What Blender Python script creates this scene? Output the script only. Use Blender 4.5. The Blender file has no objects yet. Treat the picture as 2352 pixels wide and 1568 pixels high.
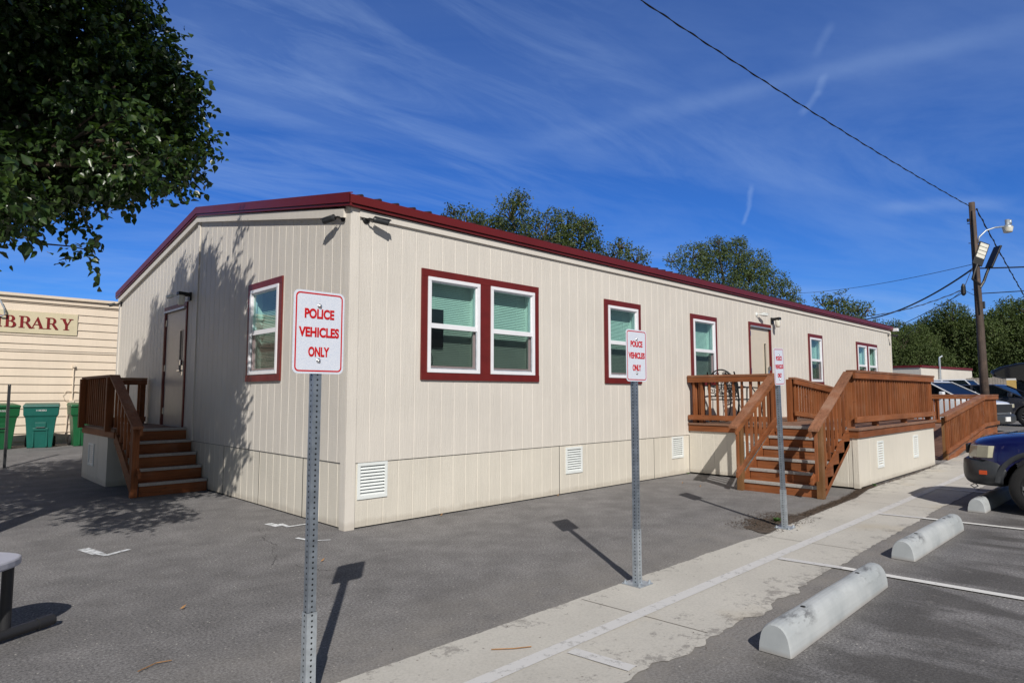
import bpy, bmesh, math, random
import numpy as np
from mathutils import Vector, Matrix, noise
random.seed(7); rng = np.random.default_rng(7)
S = bpy.context.scene
COL = S.collection
R = math.radians

# ------------------------------------------------------------------ camera
CAMP = Vector((-3.5825, -6.1621, 1.44)); YAW, PIT, FPX = 0.794, 0.0819, 1470.93
cam = bpy.data.cameras.new('camera'); co = bpy.data.objects.new('camera', cam); COL.objects.link(co)
cam.sensor_width = 36; cam.lens = FPX / 2352 * 36; cam.clip_end = 3000; cam.clip_start = .05
co.location = CAMP; co.rotation_euler = (R(90) + PIT, 0, YAW - R(90)); S.camera = co
FWD = Vector((math.cos(YAW) * math.cos(PIT), math.sin(YAW) * math.cos(PIT), math.sin(PIT)))
RGT = Vector((math.sin(YAW), -math.cos(YAW), 0)); UPV = RGT.cross(FWD)
def at(u, v, d):     # place in the world seen at a pixel of the 2352-wide photograph, at a given distance
    return CAMP + (FWD + RGT * ((u - 1176) / FPX) - UPV * ((v - 784) / FPX)) * d

def sstep(t): t = max(0., min(1., t)); return t * t * (3 - 2 * t)
def gz(x, y):        # the lot rises a little away from the office
    a = .15 * sstep((x - 9) / 8) + .09 * sstep((x - 16) / 10)
    b = .18 * sstep((y - 6.5) / 5)
    return max(a, b) if y < 6.5 or x < 9 else max(a, b)

# ------------------------------------------------------------------ materials
def nt(name):
    m = bpy.data.materials.new(name); m.use_nodes = True; t = m.node_tree; t.nodes.clear()
    o = t.nodes.new('ShaderNodeOutputMaterial'); b = t.nodes.new('ShaderNodeBsdfPrincipled')
    t.links.new(b.outputs[0], o.inputs[0]); return m, t, b, o
def N(t, ty, **kw):
    n = t.nodes.new(ty)
    for k, v in kw.items():
        if k.startswith('i_'): n.inputs[k[2:].replace('_', ' ')].default_value = v
        else: setattr(n, k, v)
    return n
def noise_n(t, scale, detail=4, vec=None, stretch=None, rough=.55, coord='Object', dist=0):
    n = N(t, 'ShaderNodeTexNoise'); n.inputs['Scale'].default_value = scale; n.inputs['Detail'].default_value = detail
    n.inputs['Roughness'].default_value = rough; n.inputs['Distortion'].default_value = dist
    tc = N(t, 'ShaderNodeTexCoord'); src = tc.outputs[coord]
    if stretch:
        mp = N(t, 'ShaderNodeMapping'); mp.inputs['Scale'].default_value = stretch; t.links.new(src, mp.inputs[0]); src = mp.outputs[0]
    t.links.new(src, n.inputs['Vector']); return n
def ramp(t, src, stops):
    r = N(t, 'ShaderNodeValToRGB'); t.links.new(src, r.inputs[0]); e = r.color_ramp.elements
    while len(e) < len(stops): e.new(.5)
    for i, (p, c) in enumerate(stops):
        e[i].position = p; e[i].color = (c, c, c, 1) if not hasattr(c, '__len__') else (*c, 1)
    return r
def mix(t, fac, a, b, mode='MIX'):
    m = N(t, 'ShaderNodeMix', data_type='RGBA', blend_type=mode)
    for sock, val in ((m.inputs[0], fac), (m.inputs[6], a), (m.inputs[7], b)):
        if hasattr(val, 'is_output'): t.links.new(val, sock)
        else: sock.default_value = val if not isinstance(val, tuple) or len(val) == 4 else (*val, 1)
    return m.outputs[2]
def bump(t, b, h, strength=.3, dist=.01):
    n = N(t, 'ShaderNodeBump'); n.inputs['Strength'].default_value = strength; n.inputs['Distance'].default_value = dist
    t.links.new(h, n.inputs['Height']); t.links.new(n.outputs[0], b.inputs['Normal']); return n
def vary(c, k): return tuple(min(1, x * k) for x in c)
def simple(name, c, rough=.5, metal=0, var=.12, scale=6, bs=0, bscale=60, spec=.5, coat=0):
    m, t, b, o = nt(name)
    n = noise_n(t, scale); r = ramp(t, n.outputs[0], [(.3, vary(c, 1 - var)), (.7, vary(c, 1 + var))])
    t.links.new(r.outputs[0], b.inputs['Base Color'])
    n2 = noise_n(t, scale * 2.3); rr = N(t, 'ShaderNodeMapRange'); rr.inputs[3].default_value = max(0, rough - .08); rr.inputs[4].default_value = min(1, rough + .08)
    t.links.new(n2.outputs[0], rr.inputs[0]); t.links.new(rr.outputs[0], b.inputs['Roughness'])
    b.inputs['Metallic'].default_value = metal; b.inputs['Specular IOR Level'].default_value = spec
    b.inputs['Coat Weight'].default_value = coat
    if coat: b.inputs['Coat Roughness'].default_value = .04
    if bs: bump(t, b, noise_n(t, bscale).outputs[0], bs, .004)
    return m

def siding_mat(name, c, grain=1.0):
    m, t, b, o = nt(name)
    a = noise_n(t, 1.2, 3); g = noise_n(t, 3, 6, stretch=(9, 9, .6), rough=.7)
    st = noise_n(t, 2.5, 3, stretch=(5, 5, .25))
    c1 = ramp(t, a.outputs[0], [(.3, vary(c, .94)), (.7, vary(c, 1.03))])
    k = ramp(t, g.outputs[0], [(.3, .96), (.6, 1.0)])
    k2 = ramp(t, st.outputs[0], [(.25, .95), (.55, 1.0)])
    o1 = mix(t, 1., c1.outputs[0], k.outputs[0], 'MULTIPLY'); o2 = mix(t, .7, o1, k2.outputs[0], 'MULTIPLY')
    # splash dirt near the ground
    tc = N(t, 'ShaderNodeTexCoord'); sp = N(t, 'ShaderNodeSeparateXYZ'); t.links.new(tc.outputs['Object'], sp.inputs[0])
    nz = noise_n(t, 7, 4); ad = N(t, 'ShaderNodeMath', operation='MULTIPLY_ADD'); t.links.new(nz.outputs[0], ad.inputs[0]); ad.inputs[1].default_value = -.10; t.links.new(sp.outputs[2], ad.inputs[2])
    dr = ramp(t, ad.outputs[0], [(-.05, .30), (.05, 0.)]); 
    o3 = mix(t, dr.outputs[0], o2, (.30, .25, .19))
    t.links.new(o3, b.inputs['Base Color']); b.inputs['Roughness'].default_value = .55
    n3 = noise_n(t, 3.0, 8, stretch=(14, 14, 1.1), rough=.75, dist=.6)
    n4 = noise_n(t, 5.0, 6, stretch=(2, 2, 14), rough=.7)
    mm = N(t, 'ShaderNodeMath', operation='MULTIPLY_ADD'); t.links.new(n4.outputs[0], mm.inputs[0]); mm.inputs[1].default_value = .35; t.links.new(n3.outputs[0], mm.inputs[2])
    bump(t, b, mm.outputs[0], .45 * grain, .014)
    return m
CREAM = (.68, .635, .575)
M = {}
M['siding'] = siding_mat('siding', CREAM)
M['skirt'] = siding_mat('skirt', (.68, .635, .555))
M['trim_cream'] = siding_mat('trim_cream', vary(CREAM, 1.03), .8)
M['libside'] = siding_mat('libside', (.78, .66, .53), .4)
M['maroon'] = simple('maroon_paint', (.135, .0105, .008), .5, bs=.2, bscale=40, var=.15)
M['maroon_metal'] = simple('maroon_metal', (.130, .0095, .010), .42, var=.08, scale=2)
M['vinyl'] = simple('white_vinyl', (.80, .80, .84), .32, var=.03)
M['ventwhite'] = simple('vent_white', (.74, .77, .76), .4, var=.04)
M['dark'] = simple('dark_gap', (.012, .011, .011), .8)
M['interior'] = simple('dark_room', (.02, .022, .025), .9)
M['roofmetal'] = simple('roof_metal', (.05, .035, .035), .45, metal=.3)
M['galv'] = simple('galvanised', (.34, .38, .43), .42, metal=.75, var=.22, scale=18)
M['galv2'] = simple('galvanised_light', (.45, .49, .53), .45, metal=.6, var=.22, scale=18)
M['steel'] = simple('steel', (.6, .6, .6), .25, metal=1, var=.05)
M['nosing'] = simple('nosing', (.36, .34, .32), .75, var=.15, scale=40, bs=.5, bscale=300)
M['signred'] = simple('sign_red', (.55, .003, .006), .35, var=.04)
M['black'] = simple('black_metal', (.007, .007, .008), .5)
M['blackp'] = simple('black_plastic', (.02, .02, .022), .5, bs=.15, bscale=200)
M['rubber'] = simple('rubber', (.016, .016, .017), .8, bs=.4, bscale=80)
M['cladding'] = simple('cladding', (.035, .038, .043), .45, bs=.12, bscale=150)
M['lens'] = simple('clouded_lens', (.42, .40, .30), .18, coat=.6)
M['orange'] = simple('orange_lens', (.42, .06, .015), .25)
M['camgrey'] = simple('camera_grey', (.028, .03, .034), .5)
M['lampglass'] = simple('lamp_glass', (.72, .70, .62), .3)
M['pole'] = None
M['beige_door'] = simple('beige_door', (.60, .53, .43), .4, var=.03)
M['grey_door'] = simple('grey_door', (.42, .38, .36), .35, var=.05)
M['green1'] = simple('bin_green', (.008, .10, .035), .42, var=.12)
M['green2'] = simple('bin_teal', (.006, .105, .085), .42, var=.12)
M['libred'] = simple('lib_red', (.20, .008, .010), .5)
M['libboard'] = simple('lib_board', (.66, .58, .40), .5, var=.05)
M['tabletop'] = simple('grey_laminate', (.42, .42, .47), .35, var=.04)
M['gold'] = simple('gold', (.6, .4, .08), .4)
M['white'] = simple('white_paint', (.78, .78, .78), .4, var=.03)
M['yellowsign'] = simple('ochre', (.62, .42, .14), .5)
M['fence'] = simple('weathered_board', (.30, .27, .24), .8, var=.25, scale=3)

def wood(name, stretch, c=(.262, .086, .029), weather=.2):
    m, t, b, o = nt(name)
    g = noise_n(t, 2.2, 7, stretch=stretch, rough=.65, dist=1.0); k = noise_n(t, 1.7, 2)
    kn = noise_n(t, 5, 3, dist=2.0)
    c1 = ramp(t, g.outputs[0], [(.25, vary(c, .55)), (.5, c), (.78, vary(c, 1.35))])
    c2 = ramp(t, k.outputs[0], [(.3, .78), (.7, 1.12)])
    c3 = ramp(t, kn.outputs[0], [(.24, .45), (.33, 1.)])
    oi = N(t, 'ShaderNodeObjectInfo'); c4 = ramp(t, oi.outputs['Random'], [(0, (.72, .70, .68)), (.5, (1, 1, 1)), (1, (1.0, 1.12, 1.25))])
    o1 = mix(t, 1, c1.outputs[0], c2.outputs[0], 'MULTIPLY'); o2 = mix(t, 1, o1, c3.outputs[0], 'MULTIPLY'); o2 = mix(t, 1, o2, c4.outputs[0], 'MULTIPLY')
    we = noise_n(t, 3.5, 5); wf = ramp(t, we.outputs[0], [(.52, 0), (.72, weather)]); o2 = mix(t, wf.outputs[0], o2, (.34, .22, .16))
    t.links.new(o2, b.inputs['Base Color']); b.inputs['Roughness'].default_value = .7; b.inputs['Specular IOR Level'].default_value = .3
    bump(t, b, g.outputs[0], .25, .006); return m
M['wx'] = wood('stained_wood_x', (.6, 14, 14)); M['wy'] = wood('stained_wood_y', (14, .6, 14)); M['wz'] = wood('stained_wood_z', (14, 14, .6))
M['capx'] = wood('rail_cap_x', (.6, 14, 14), (.27, .115, .06), .55); M['capy'] = wood('rail_cap_y', (14, .6, 14), (.27, .115, .06), .55)
M['wgreen'] = wood('treated_post', (14, 14, .6), (.24, .12, .048))
M['deckb'] = wood('weathered_deck', (14, .8, 14), (.24, .13, .085))
M['bark'] = wood('bark', (12, 12, 1.2), (.10, .075, .055))
M['pole'] = wood('pole_wood', (14, 14, .5), (.105, .078, .066))

def asphalt(name, c, stains=0):
    m, t, b, o = nt(name)
    big = noise_n(t, .45, 4); mid = noise_n(t, 3.2, 5); fine = noise_n(t, 62, 4, rough=.85)
    vo = N(t, 'ShaderNodeTexVoronoi'); vo.inputs['Scale'].default_value = 22; tc = N(t, 'ShaderNodeTexCoord'); t.links.new(tc.outputs['Object'], vo.inputs['Vector'])
    c1 = ramp(t, big.outputs[0], [(.3, vary(c, .86)), (.7, vary(c, 1.1))])
    c2 = ramp(t, mid.outputs[0], [(.35, .84), (.65, 1.12)]); c3 = ramp(t, fine.outputs[0], [(.39, .52), (.5, 1.0), (.61, 1.55)])
    o1 = mix(t, 1, c1.outputs[0], c2.outputs[0], 'MULTIPLY'); o2 = mix(t, 1, o1, c3.outputs[0], 'MULTIPLY')
    # pale stones: a few voronoi cells
    sp = ramp(t, vo.outputs['Distance'], [(.0, 1), (.09, 1), (.12, 0)])
    cs = N(t, 'ShaderNodeSeparateColor'); t.links.new(vo.outputs['Color'], cs.inputs[0]); pick = ramp(t, cs.outputs[0], [(.62, 0), (.64, 1)])
    f = N(t, 'ShaderNodeMath', operation='MULTIPLY'); t.links.new(sp.outputs[0], f.inputs[0]); t.links.new(pick.outputs[0], f.inputs[1])
    o3 = mix(t, f.outputs[0], o2, (.52, .49, .45))
    # streaks
    st = noise_n(t, .9, 5, stretch=(.35, 1.5, 1), dist=.8); c4 = ramp(t, st.outputs[0], [(.3, .86), (.5, 1.02), (.75, 1.07)])
    o3 = mix(t, 1, o3, c4.outputs[0], 'MULTIPLY')
    if stains:
        tco = N(t, 'ShaderNodeTexCoord'); sx = N(t, 'ShaderNodeSeparateXYZ'); t.links.new(tco.outputs['Object'], sx.inputs[0])
        yr = N(t, 'ShaderNodeMapRange'); yr.inputs[1].default_value = -4.4; yr.inputs[2].default_value = -4.9; t.links.new(sx.outputs[1], yr.inputs[0])
        oil = noise_n(t, 1.6, 5, stretch=(1.3, .5, 1), dist=.6); c5 = ramp(t, oil.outputs[0], [(.44, 0), (.54, 1)])
        f2 = N(t, 'ShaderNodeMath', operation='MULTIPLY'); t.links.new(yr.outputs[0], f2.inputs[0]); t.links.new(c5.outputs[0], f2.inputs[1])
        f3 = N(t, 'ShaderNodeMath', operation='MULTIPLY'); t.links.new(f2.outputs[0], f3.inputs[0]); f3.inputs[1].default_value = .62
        o3 = mix(t, f3.outputs[0], o3, (.055, .051, .048))
        sc = noise_n(t, 8, 6, stretch=(1, .6, 1), rough=.8); c6 = ramp(t, sc.outputs[0], [(.60, 0), (.66, .45)])
        f4 = N(t, 'ShaderNodeMath', operation='MULTIPLY'); t.links.new(yr.outputs[0], f4.inputs[0]); t.links.new(c6.outputs[0], f4.inputs[1])
        o3 = mix(t, f4.outputs[0], o3, (.3, .28, .26))
        # dusty grey beside the concrete and by the office
        gd = noise_n(t, 2.5, 6, rough=.75)
        a1 = N(t, 'ShaderNodeMapRange'); a1.inputs[1].default_value = -2.2; a1.inputs[2].default_value = -3.2; t.links.new(sx.outputs[1], a1.inputs[0])
        a2 = N(t, 'ShaderNodeMapRange'); a2.inputs[1].default_value = -4.7; a2.inputs[2].default_value = -4.2; t.links.new(sx.outputs[1], a2.inputs[0])
        a3 = N(t, 'ShaderNodeMath', operation='MULTIPLY'); t.links.new(a1.outputs[0], a3.inputs[0]); t.links.new(a2.outputs[0], a3.inputs[1])
        a4 = N(t, 'ShaderNodeMath', operation='MULTIPLY'); t.links.new(a3.outputs[0], a4.inputs[0]); g4 = ramp(t, gd.outputs[0], [(.3, .1), (.7, .8)]); t.links.new(g4.outputs[0], a4.inputs[1])
        o3 = mix(t, a4.outputs[0], o3, (.27, .25, .225))
    t.links.new(o3, b.inputs['Base Color']); b.inputs['Roughness'].default_value = .85; b.inputs['Specular IOR Level'].default_value = .3
    bump(t, b, fine.outputs[0], .55, .004)
    return m
M['asphalt'] = asphalt('asphalt', (.184, .177, .177), 1)
def concrete(name, c, film=True, k=1):
    m, t, b, o = nt(name)
    big = noise_n(t, 1.1, 5); fine = noise_n(t, 60, 5, rough=.8)
    c1 = ramp(t, big.outputs[0], [(.3, vary(c, .9)), (.7, vary(c, 1.07))]); c3 = ramp(t, fine.outputs[0], [(.28, .78), (.5, 1.0), (.75, 1.1)])
    o2 = mix(t, 1, c1.outputs[0], c3.outputs[0], 'MULTIPLY')
    if film:   # asphalt crumbs smeared on the slab, thicker towards its two edges
        tc = N(t, 'ShaderNodeTexCoord'); sx = N(t, 'ShaderNodeSeparateXYZ'); t.links.new(tc.outputs['Object'], sx.inputs[0])
        a = N(t, 'ShaderNodeMath', operation='ADD'); t.links.new(sx.outputs[1], a.inputs[0]); a.inputs[1].default_value = 3.58
        ab = N(t, 'ShaderNodeMath', operation='ABSOLUTE'); t.links.new(a.outputs[0], ab.inputs[0])
        n1 = noise_n(t, 4.5, 9, rough=.82)
        s = N(t, 'ShaderNodeMath', operation='MULTIPLY_ADD'); t.links.new(ab.outputs[0], s.inputs[0]); s.inputs[1].default_value = .17; t.links.new(n1.outputs[0], s.inputs[2])
        f = ramp(t, s.outputs[0], [(.615, 0), (.66, .6)])
        o2 = mix(t, f.outputs[0], o2, (.17, .155, .145))
        rust = noise_n(t, .9, 3); rf = ramp(t, rust.outputs[0], [(.60, 0), (.75, .28)]); o2 = mix(t, rf.outputs[0], o2, (.46, .36, .20))
        vo = N(t, 'ShaderNodeTexVoronoi'); vo.inputs['Scale'].default_value = 9; t.links.new(tc.outputs['Object'], vo.inputs['Vector'])
        spk = ramp(t, vo.outputs['Distance'], [(.05, .65), (.075, 0)]); o2 = mix(t, spk.outputs[0], o2, (.15, .12, .10))
    t.links.new(o2, b.inputs['Base Color']); b.inputs['Roughness'].default_value = .8
    bump(t, b, fine.outputs[0], .3, .003); return m
M['walk'] = concrete('walk_concrete', (.525, .50, .455))
M['stop'] = None
def stopmat():
    m, t, b, o = nt('wheel_stop_concrete')
    big = noise_n(t, 3, 5); c1 = ramp(t, big.outputs[0], [(.35, (.35, .375, .39)), (.65, (.47, .49, .50))])
    sm = noise_n(t, 3.2, 6, stretch=(1.4, 4, 4), rough=.75); f = ramp(t, sm.outputs[0], [(.47, 0), (.60, .85)])
    tc = N(t, 'ShaderNodeTexCoord'); sx = N(t, 'ShaderNodeSeparateXYZ'); t.links.new(tc.outputs['Object'], sx.inputs[0])
    gx_ = N(t, 'ShaderNodeMath', operation='SUBTRACT'); t.links.new(sx.outputs[0], gx_.inputs[0]); gx_.inputs[1].default_value = .93; ga_ = N(t, 'ShaderNodeMath', operation='ABSOLUTE'); t.links.new(gx_.outputs[0], ga_.inputs[0]); gr_ = ramp(t, ga_.outputs[0], [(.40, .12), (.58, 1), (.78, .9), (.86, .1)])
    zt0 = ramp(t, sx.outputs[2], [(.08, 0), (.13, 1)]); zt = N(t, 'ShaderNodeMath', operation='MULTIPLY'); t.links.new(zt0.outputs[0], zt.inputs[0]); t.links.new(gr_.outputs[0], zt.inputs[1]); ff = N(t, 'ShaderNodeMath', operation='MULTIPLY'); t.links.new(f.outputs[0], ff.inputs[0]); t.links.new(zt.outputs[0], ff.inputs[1])
    o2 = mix(t, ff.outputs[0], c1.outputs[0], (.10, .10, .105))
    dirt = ramp(t, sx.outputs[2], [(0, .5), (.03, 0)]); o2 = mix(t, dirt.outputs[0], o2, (.25, .20, .16))
    t.links.new(o2, b.inputs['Base Color']); b.inputs['Roughness'].default_value = .7; bump(t, b, noise_n(t, 90).outputs[0], .25, .003); return m
M['stop'] = stopmat()
def paintmat(name, c, lo, hi, scale=9):
    m, t, b, o = nt(name)
    n = noise_n(t, scale, 8, rough=.8); f = ramp(t, n.outputs[0], [(lo, 0), (hi, 1)])
    tr = N(t, 'ShaderNodeBsdfTransparent'); mx = N(t, 'ShaderNodeMixShader'); b.inputs['Base Color'].default_value = (*c, 1); b.inputs['Roughness'].default_value = .7
    t.links.new(f.outputs[0], mx.inputs[0]); t.links.new(tr.outputs[0], mx.inputs[1]); t.links.new(b.outputs[0], mx.inputs[2]); t.links.new(mx.outputs[0], o.inputs[0]); return m
M['paint_old'] = paintmat('old_line_paint', (.60, .59, .585), .22, .46, 11)
M['paint_new'] = paintmat('line_paint', (.72, .71, .69), .28, .42, 25)
M['spray'] = paintmat('spray_paint', (.75, .77, .80), .30, .55, 9)

def leafmat(name, c, tr=.35, rough=.35, var=.35):
    m, t, b, o = nt(name)
    n = noise_n(t, 1.3, 2); 
    oi = N(t, 'ShaderNodeTexNoise'); oi.inputs['Scale'].default_value = 11; tc = N(t, 'ShaderNodeTexCoord'); t.links.new(tc.outputs['Object'], oi.inputs['Vector'])
    c1 = ramp(t, oi.outputs[0], [(.3, vary(c, 1 - var)), (.52, c), (.72, (c[0] * 1.9, c[1] * 1.5, c[2] * 1.1))])
    c2 = ramp(t, n.outputs[0], [(.3, .8), (.7, 1.15)]); col = mix(t, 1, c1.outputs[0], c2.outputs[0], 'MULTIPLY')
    t.links.new(col, b.inputs['Base Color']); b.inputs['Roughness'].default_value = rough
    tl = N(t, 'ShaderNodeBsdfTranslucent'); lc = mix(t, 1, col, (1.5, 1.7, .6, 1), 'MULTIPLY'); t.links.new(lc, tl.inputs[0])
    mx = N(t, 'ShaderNodeMixShader'); mx.inputs[0].default_value = tr
    t.links.new(b.outputs[0], mx.inputs[1]); t.links.new(tl.outputs[0], mx.inputs[2]); t.links.new(mx.outputs[0], o.inputs[0]); return m
M['leaf'] = leafmat('pear_leaf', (.036, .070, .020), .24, .33)
M['leaf_oak'] = leafmat('oak_leaf', (.088, .125, .050), .3, .6)
M['leaf_fine'] = leafmat('fine_leaf', (.10, .145, .060), .3, .6)
M['leaf_wood'] = leafmat('wood_leaf', (.080, .118, .040), .28, .85, .4)
M['litter'] = simple('leaf_litter', (.075, .052, .036), .9, var=.5, scale=30)
M['dryleaf'] = simple('dry_leaf', (.30, .15, .05), .7, var=.3, scale=30)

def glassmat(name, tint, refl=1.0):
    m, t, b, o = nt(name); t.nodes.remove(b)
    tr = N(t, 'ShaderNodeBsdfTransparent'); tr.inputs[0].default_value = (*tint, 1)
    gl = N(t, 'ShaderNodeBsdfGlossy'); gl.inputs['Roughness'].default_value = .01; gl.inputs[0].default_value = (1, 1, 1, 1)
    lw = N(t, 'ShaderNodeLayerWeight'); pw_ = N(t, 'ShaderNodeMath', operation='POWER'); t.links.new(lw.outputs['Facing'], pw_.inputs[0]); pw_.inputs[1].default_value = 4.5; lw.inputs[0].default_value = .5
    fr = N(t, 'ShaderNodeMath', operation='MULTIPLY_ADD'); t.links.new(pw_.outputs[0], fr.inputs[0]); fr.inputs[1].default_value = .85 * refl; fr.inputs[2].default_value = .055 * refl
    mx = N(t, 'ShaderNodeMixShader'); t.links.new(fr.outputs[0], mx.inputs[0]); t.links.new(tr.outputs[0], mx.inputs[1]); t.links.new(gl.outputs[0], mx.inputs[2])
    t.links.new(mx.outputs[0], o.inputs[0]); return m
M['glass'] = glassmat('tinted_glass', (.58, .80, .77)); M['screen'] = glassmat('insect_screen', (.56, .50, .49), .25)
M['carglass'] = glassmat('car_glass', (.10, .13, .15), .45)
M['blind'] = simple('blind_white', (.80, .80, .75), .5, var=.04)
def carpaint(name, c, metal=.3):
    return simple(name, c, .3, metal=metal, var=.04, coat=1)
M['blue'] = carpaint('blue_paint', (.004, .007, .085)); M['cwhite'] = carpaint('car_white', (.72, .74, .78), 0); M['cgrey'] = carpaint('car_grey', (.035, .036, .045)); M['cblack'] = carpaint('car_black', (.006, .006, .008), 0)
M['signwhite'] = None
def signwhite():
    m, t, b, o = nt('sign_sheeting')
    tc = N(t, 'ShaderNodeTexCoord'); vo = N(t, 'ShaderNodeTexVoronoi'); vo.inputs['Scale'].default_value = 260; t.links.new(tc.outputs['Object'], vo.inputs['Vector'])
    r = ramp(t, vo.outputs['Distance'], [(.0, (.80, .81, .86)), (.75, (.60, .65, .76))]); t.links.new(r.outputs[0], b.inputs['Base Color']); b.inputs['Roughness'].default_value = .4; return m
M['signwhite'] = signwhite()

# ------------------------------------------------------------------ mesh building
ORG = {}
def tag(o, label=None, cat=None, group=None, kind=None):
    for k, v in (('label', label), ('category', cat), ('group', group), ('kind', kind)):
        if v: o[k] = v
    return o
def thing(name, loc, label, cat, group=None, kind=None):
    o = bpy.data.objects.new(name, None); COL.objects.link(o); o.location = loc; o.empty_display_size = .2
    ORG[o.name] = Vector(loc); return tag(o, label, cat, group, kind)
class MB:
    def __init__(s): s.v = []; s.f = []
    def add(s, vs, fs):
        n = len(s.v); s.v += [tuple(p) for p in vs]; s.f += [tuple(i + n for i in q) for q in fs]; return s
    def box(s, x0, x1, y0, y1, z0, z1):
        x0, x1 = sorted((x0, x1)); y0, y1 = sorted((y0, y1)); z0, z1 = sorted((z0, z1))
        return s.add([(x0, y0, z0), (x1, y0, z0), (x1, y1, z0), (x0, y1, z0), (x0, y0, z1), (x1, y0, z1), (x1, y1, z1), (x0, y1, z1)],
                     [(0, 3, 2, 1), (4, 5, 6, 7), (0, 1, 5, 4), (1, 2, 6, 5), (2, 3, 7, 6), (3, 0, 4, 7)])
    def quad(s, a, b, c, d): return s.add([a, b, c, d], [(0, 1, 2, 3)])
    def beam(s, p, q, w, h, up=(0, 0, 1)):      # w sideways, h along up
        p = Vector(p); q = Vector(q); d = (q - p).normalized(); u = Vector(up); sd = d.cross(u).normalized(); u = sd.cross(d)
        vs = [e + sd * (w / 2 * a) + u * (h / 2 * b) for e in (p, q) for a, b in ((-1, -1), (1, -1), (1, 1), (-1, 1))]
        return s.add(vs, [(3, 2, 1, 0), (4, 5, 6, 7), (0, 1, 5, 4), (1, 2, 6, 5), (2, 3, 7, 6), (3, 0, 4, 7)])
    def slant(s, p, q, w, h):                   # like beam, ends cut plumb
        p = Vector(p); q = Vector(q); d = q - p; sd = Vector((d.y, -d.x, 0)).normalized(); u = Vector((0, 0, 1))
        vs = [e + sd * (w / 2 * a) + u * (h / 2 * b) for e in (p, q) for a, b in ((-1, -1), (1, -1), (1, 1), (-1, 1))]
        return s.add(vs, [(3, 2, 1, 0), (4, 5, 6, 7), (0, 1, 5, 4), (1, 2, 6, 5), (2, 3, 7, 6), (3, 0, 4, 7)])
    def tube(s, pts, r, n=8, cap=True):
        pts = [Vector(p) for p in pts]; rs = r if hasattr(r, '__len__') else [r] * len(pts); base = len(s.v)
        prev = None
        for i, p in enumerate(pts):
            d = (pts[min(i + 1, len(pts) - 1)] - pts[max(i - 1, 0)]).normalized()
            if prev is None: a = d.cross(Vector((0, 0, 1))); a = d.cross(Vector((1, 0, 0))) if a.length < .1 else a
            else: a = prev - d * prev.dot(d)
            a.normalize(); prev = a; b = d.cross(a)
            for k in range(n):
                t = 2 * math.pi * k / n; s.v.append(tuple(p + (a * math.cos(t) + b * math.sin(t)) * rs[i]))
        for i in range(len(pts) - 1):
            for k in range(n):
                s.f.append((base + i * n + k, base + i * n + (k + 1) % n, base + (i + 1) * n + (k + 1) % n, base + (i + 1) * n + k))
        if cap:
            s.f.append(tuple(base + k for k in range(n))[::-1]); s.f.append(tuple(base + (len(pts) - 1) * n + k for k in range(n)))
        return s
    def prism(s, poly, fn, t0, t1):             # poly in 2D, fn(a,b,t) -> 3D
        n = len(poly); vs = [fn(a, b, t0) for a, b in poly] + [fn(a, b, t1) for a, b in poly]
        return s.add(vs, [tuple(range(n))[::-1], tuple(range(n, 2 * n))] + [(i, (i + 1) % n, (i + 1) % n + n, i + n) for i in range(n)])
    def lathe(s, prof, c, n=16, axis='z'):      # prof [(r,h)]
        base = len(s.v); c = Vector(c)
        for r, h in prof:
            for k in range(n):
                t = 2 * math.pi * k / n; a, b = r * math.cos(t), r * math.sin(t)
                s.v.append(tuple(c + (Vector((a, b, h)) if axis == 'z' else Vector((h, a, b)) if axis == 'x' else Vector((b, h, a)))))
        for i in range(len(prof) - 1):
            for k in range(n): s.f.append((base + i * n + k, base + i * n + (k + 1) % n, base + (i + 1) * n + (k + 1) % n, base + (i + 1) * n + k))
        return s
    def build(s, name, mat, parent=None, smooth=False, bevel=0, origin=None, sub=0):
        off = ORG[parent.name] if parent else Vector(origin or (0, 0, 0))
        me = bpy.data.meshes.new(name); me.from_pydata([tuple(Vector(p) - off) for p in s.v], [], s.f); me.materials.append(M[mat] if isinstance(mat, str) else mat)
        bm = bmesh.new(); bm.from_mesh(me); bmesh.ops.recalc_face_normals(bm, faces=bm.faces) if smooth or bevel else None; bm.to_mesh(me); bm.free()
        if smooth: me.polygons.foreach_set('use_smooth', [True] * len(me.polygons))
        o = bpy.data.objects.new(name, me); COL.objects.link(o)
        if parent: o.parent = parent; 
        elif origin: o.location = origin
        ORG[o.name] = off
        if bevel:
            b = o.modifiers.new('bevel', 'BEVEL'); b.width = bevel; b.segments = 2; b.limit_method = 'ANGLE'
        if sub:
            m = o.modifiers.new('sub', 'SUBSURF'); m.levels = sub; m.render_levels = sub
        return o
def npmesh(name, V, F, mat, parent=None, smooth=False):
    off = np.array(ORG[parent.name]) if parent else np.zeros(3)
    me = bpy.data.meshes.new(name); k = F.shape[1]
    me.vertices.add(len(V)); me.vertices.foreach_set('co', (V - off).astype(np.float32).ravel())
    me.loops.add(F.size); me.loops.foreach_set('vertex_index', F.astype(np.int32).ravel())
    me.polygons.add(len(F)); me.polygons.foreach_set('loop_start', np.arange(0, F.size, k, dtype=np.int32)); me.polygons.foreach_set('loop_total', np.full(len(F), k, dtype=np.int32))
    me.update(calc_edges=True); me.materials.append(M[mat])
    if smooth: me.polygons.foreach_set('use_smooth', [True] * len(F))
    o = bpy.data.objects.new(name, me); COL.objects.link(o)
    if parent: o.parent = parent
    ORG[o.name] = Vector(off); return o
def kids(o): return [c for c in COL.objects if c.parent == o]
def copy_tree(o, parent=None):
    c = o.copy(); COL.objects.link(c); c.parent = parent
    for ch in kids(o): copy_tree(ch, c)
    return c
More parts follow.
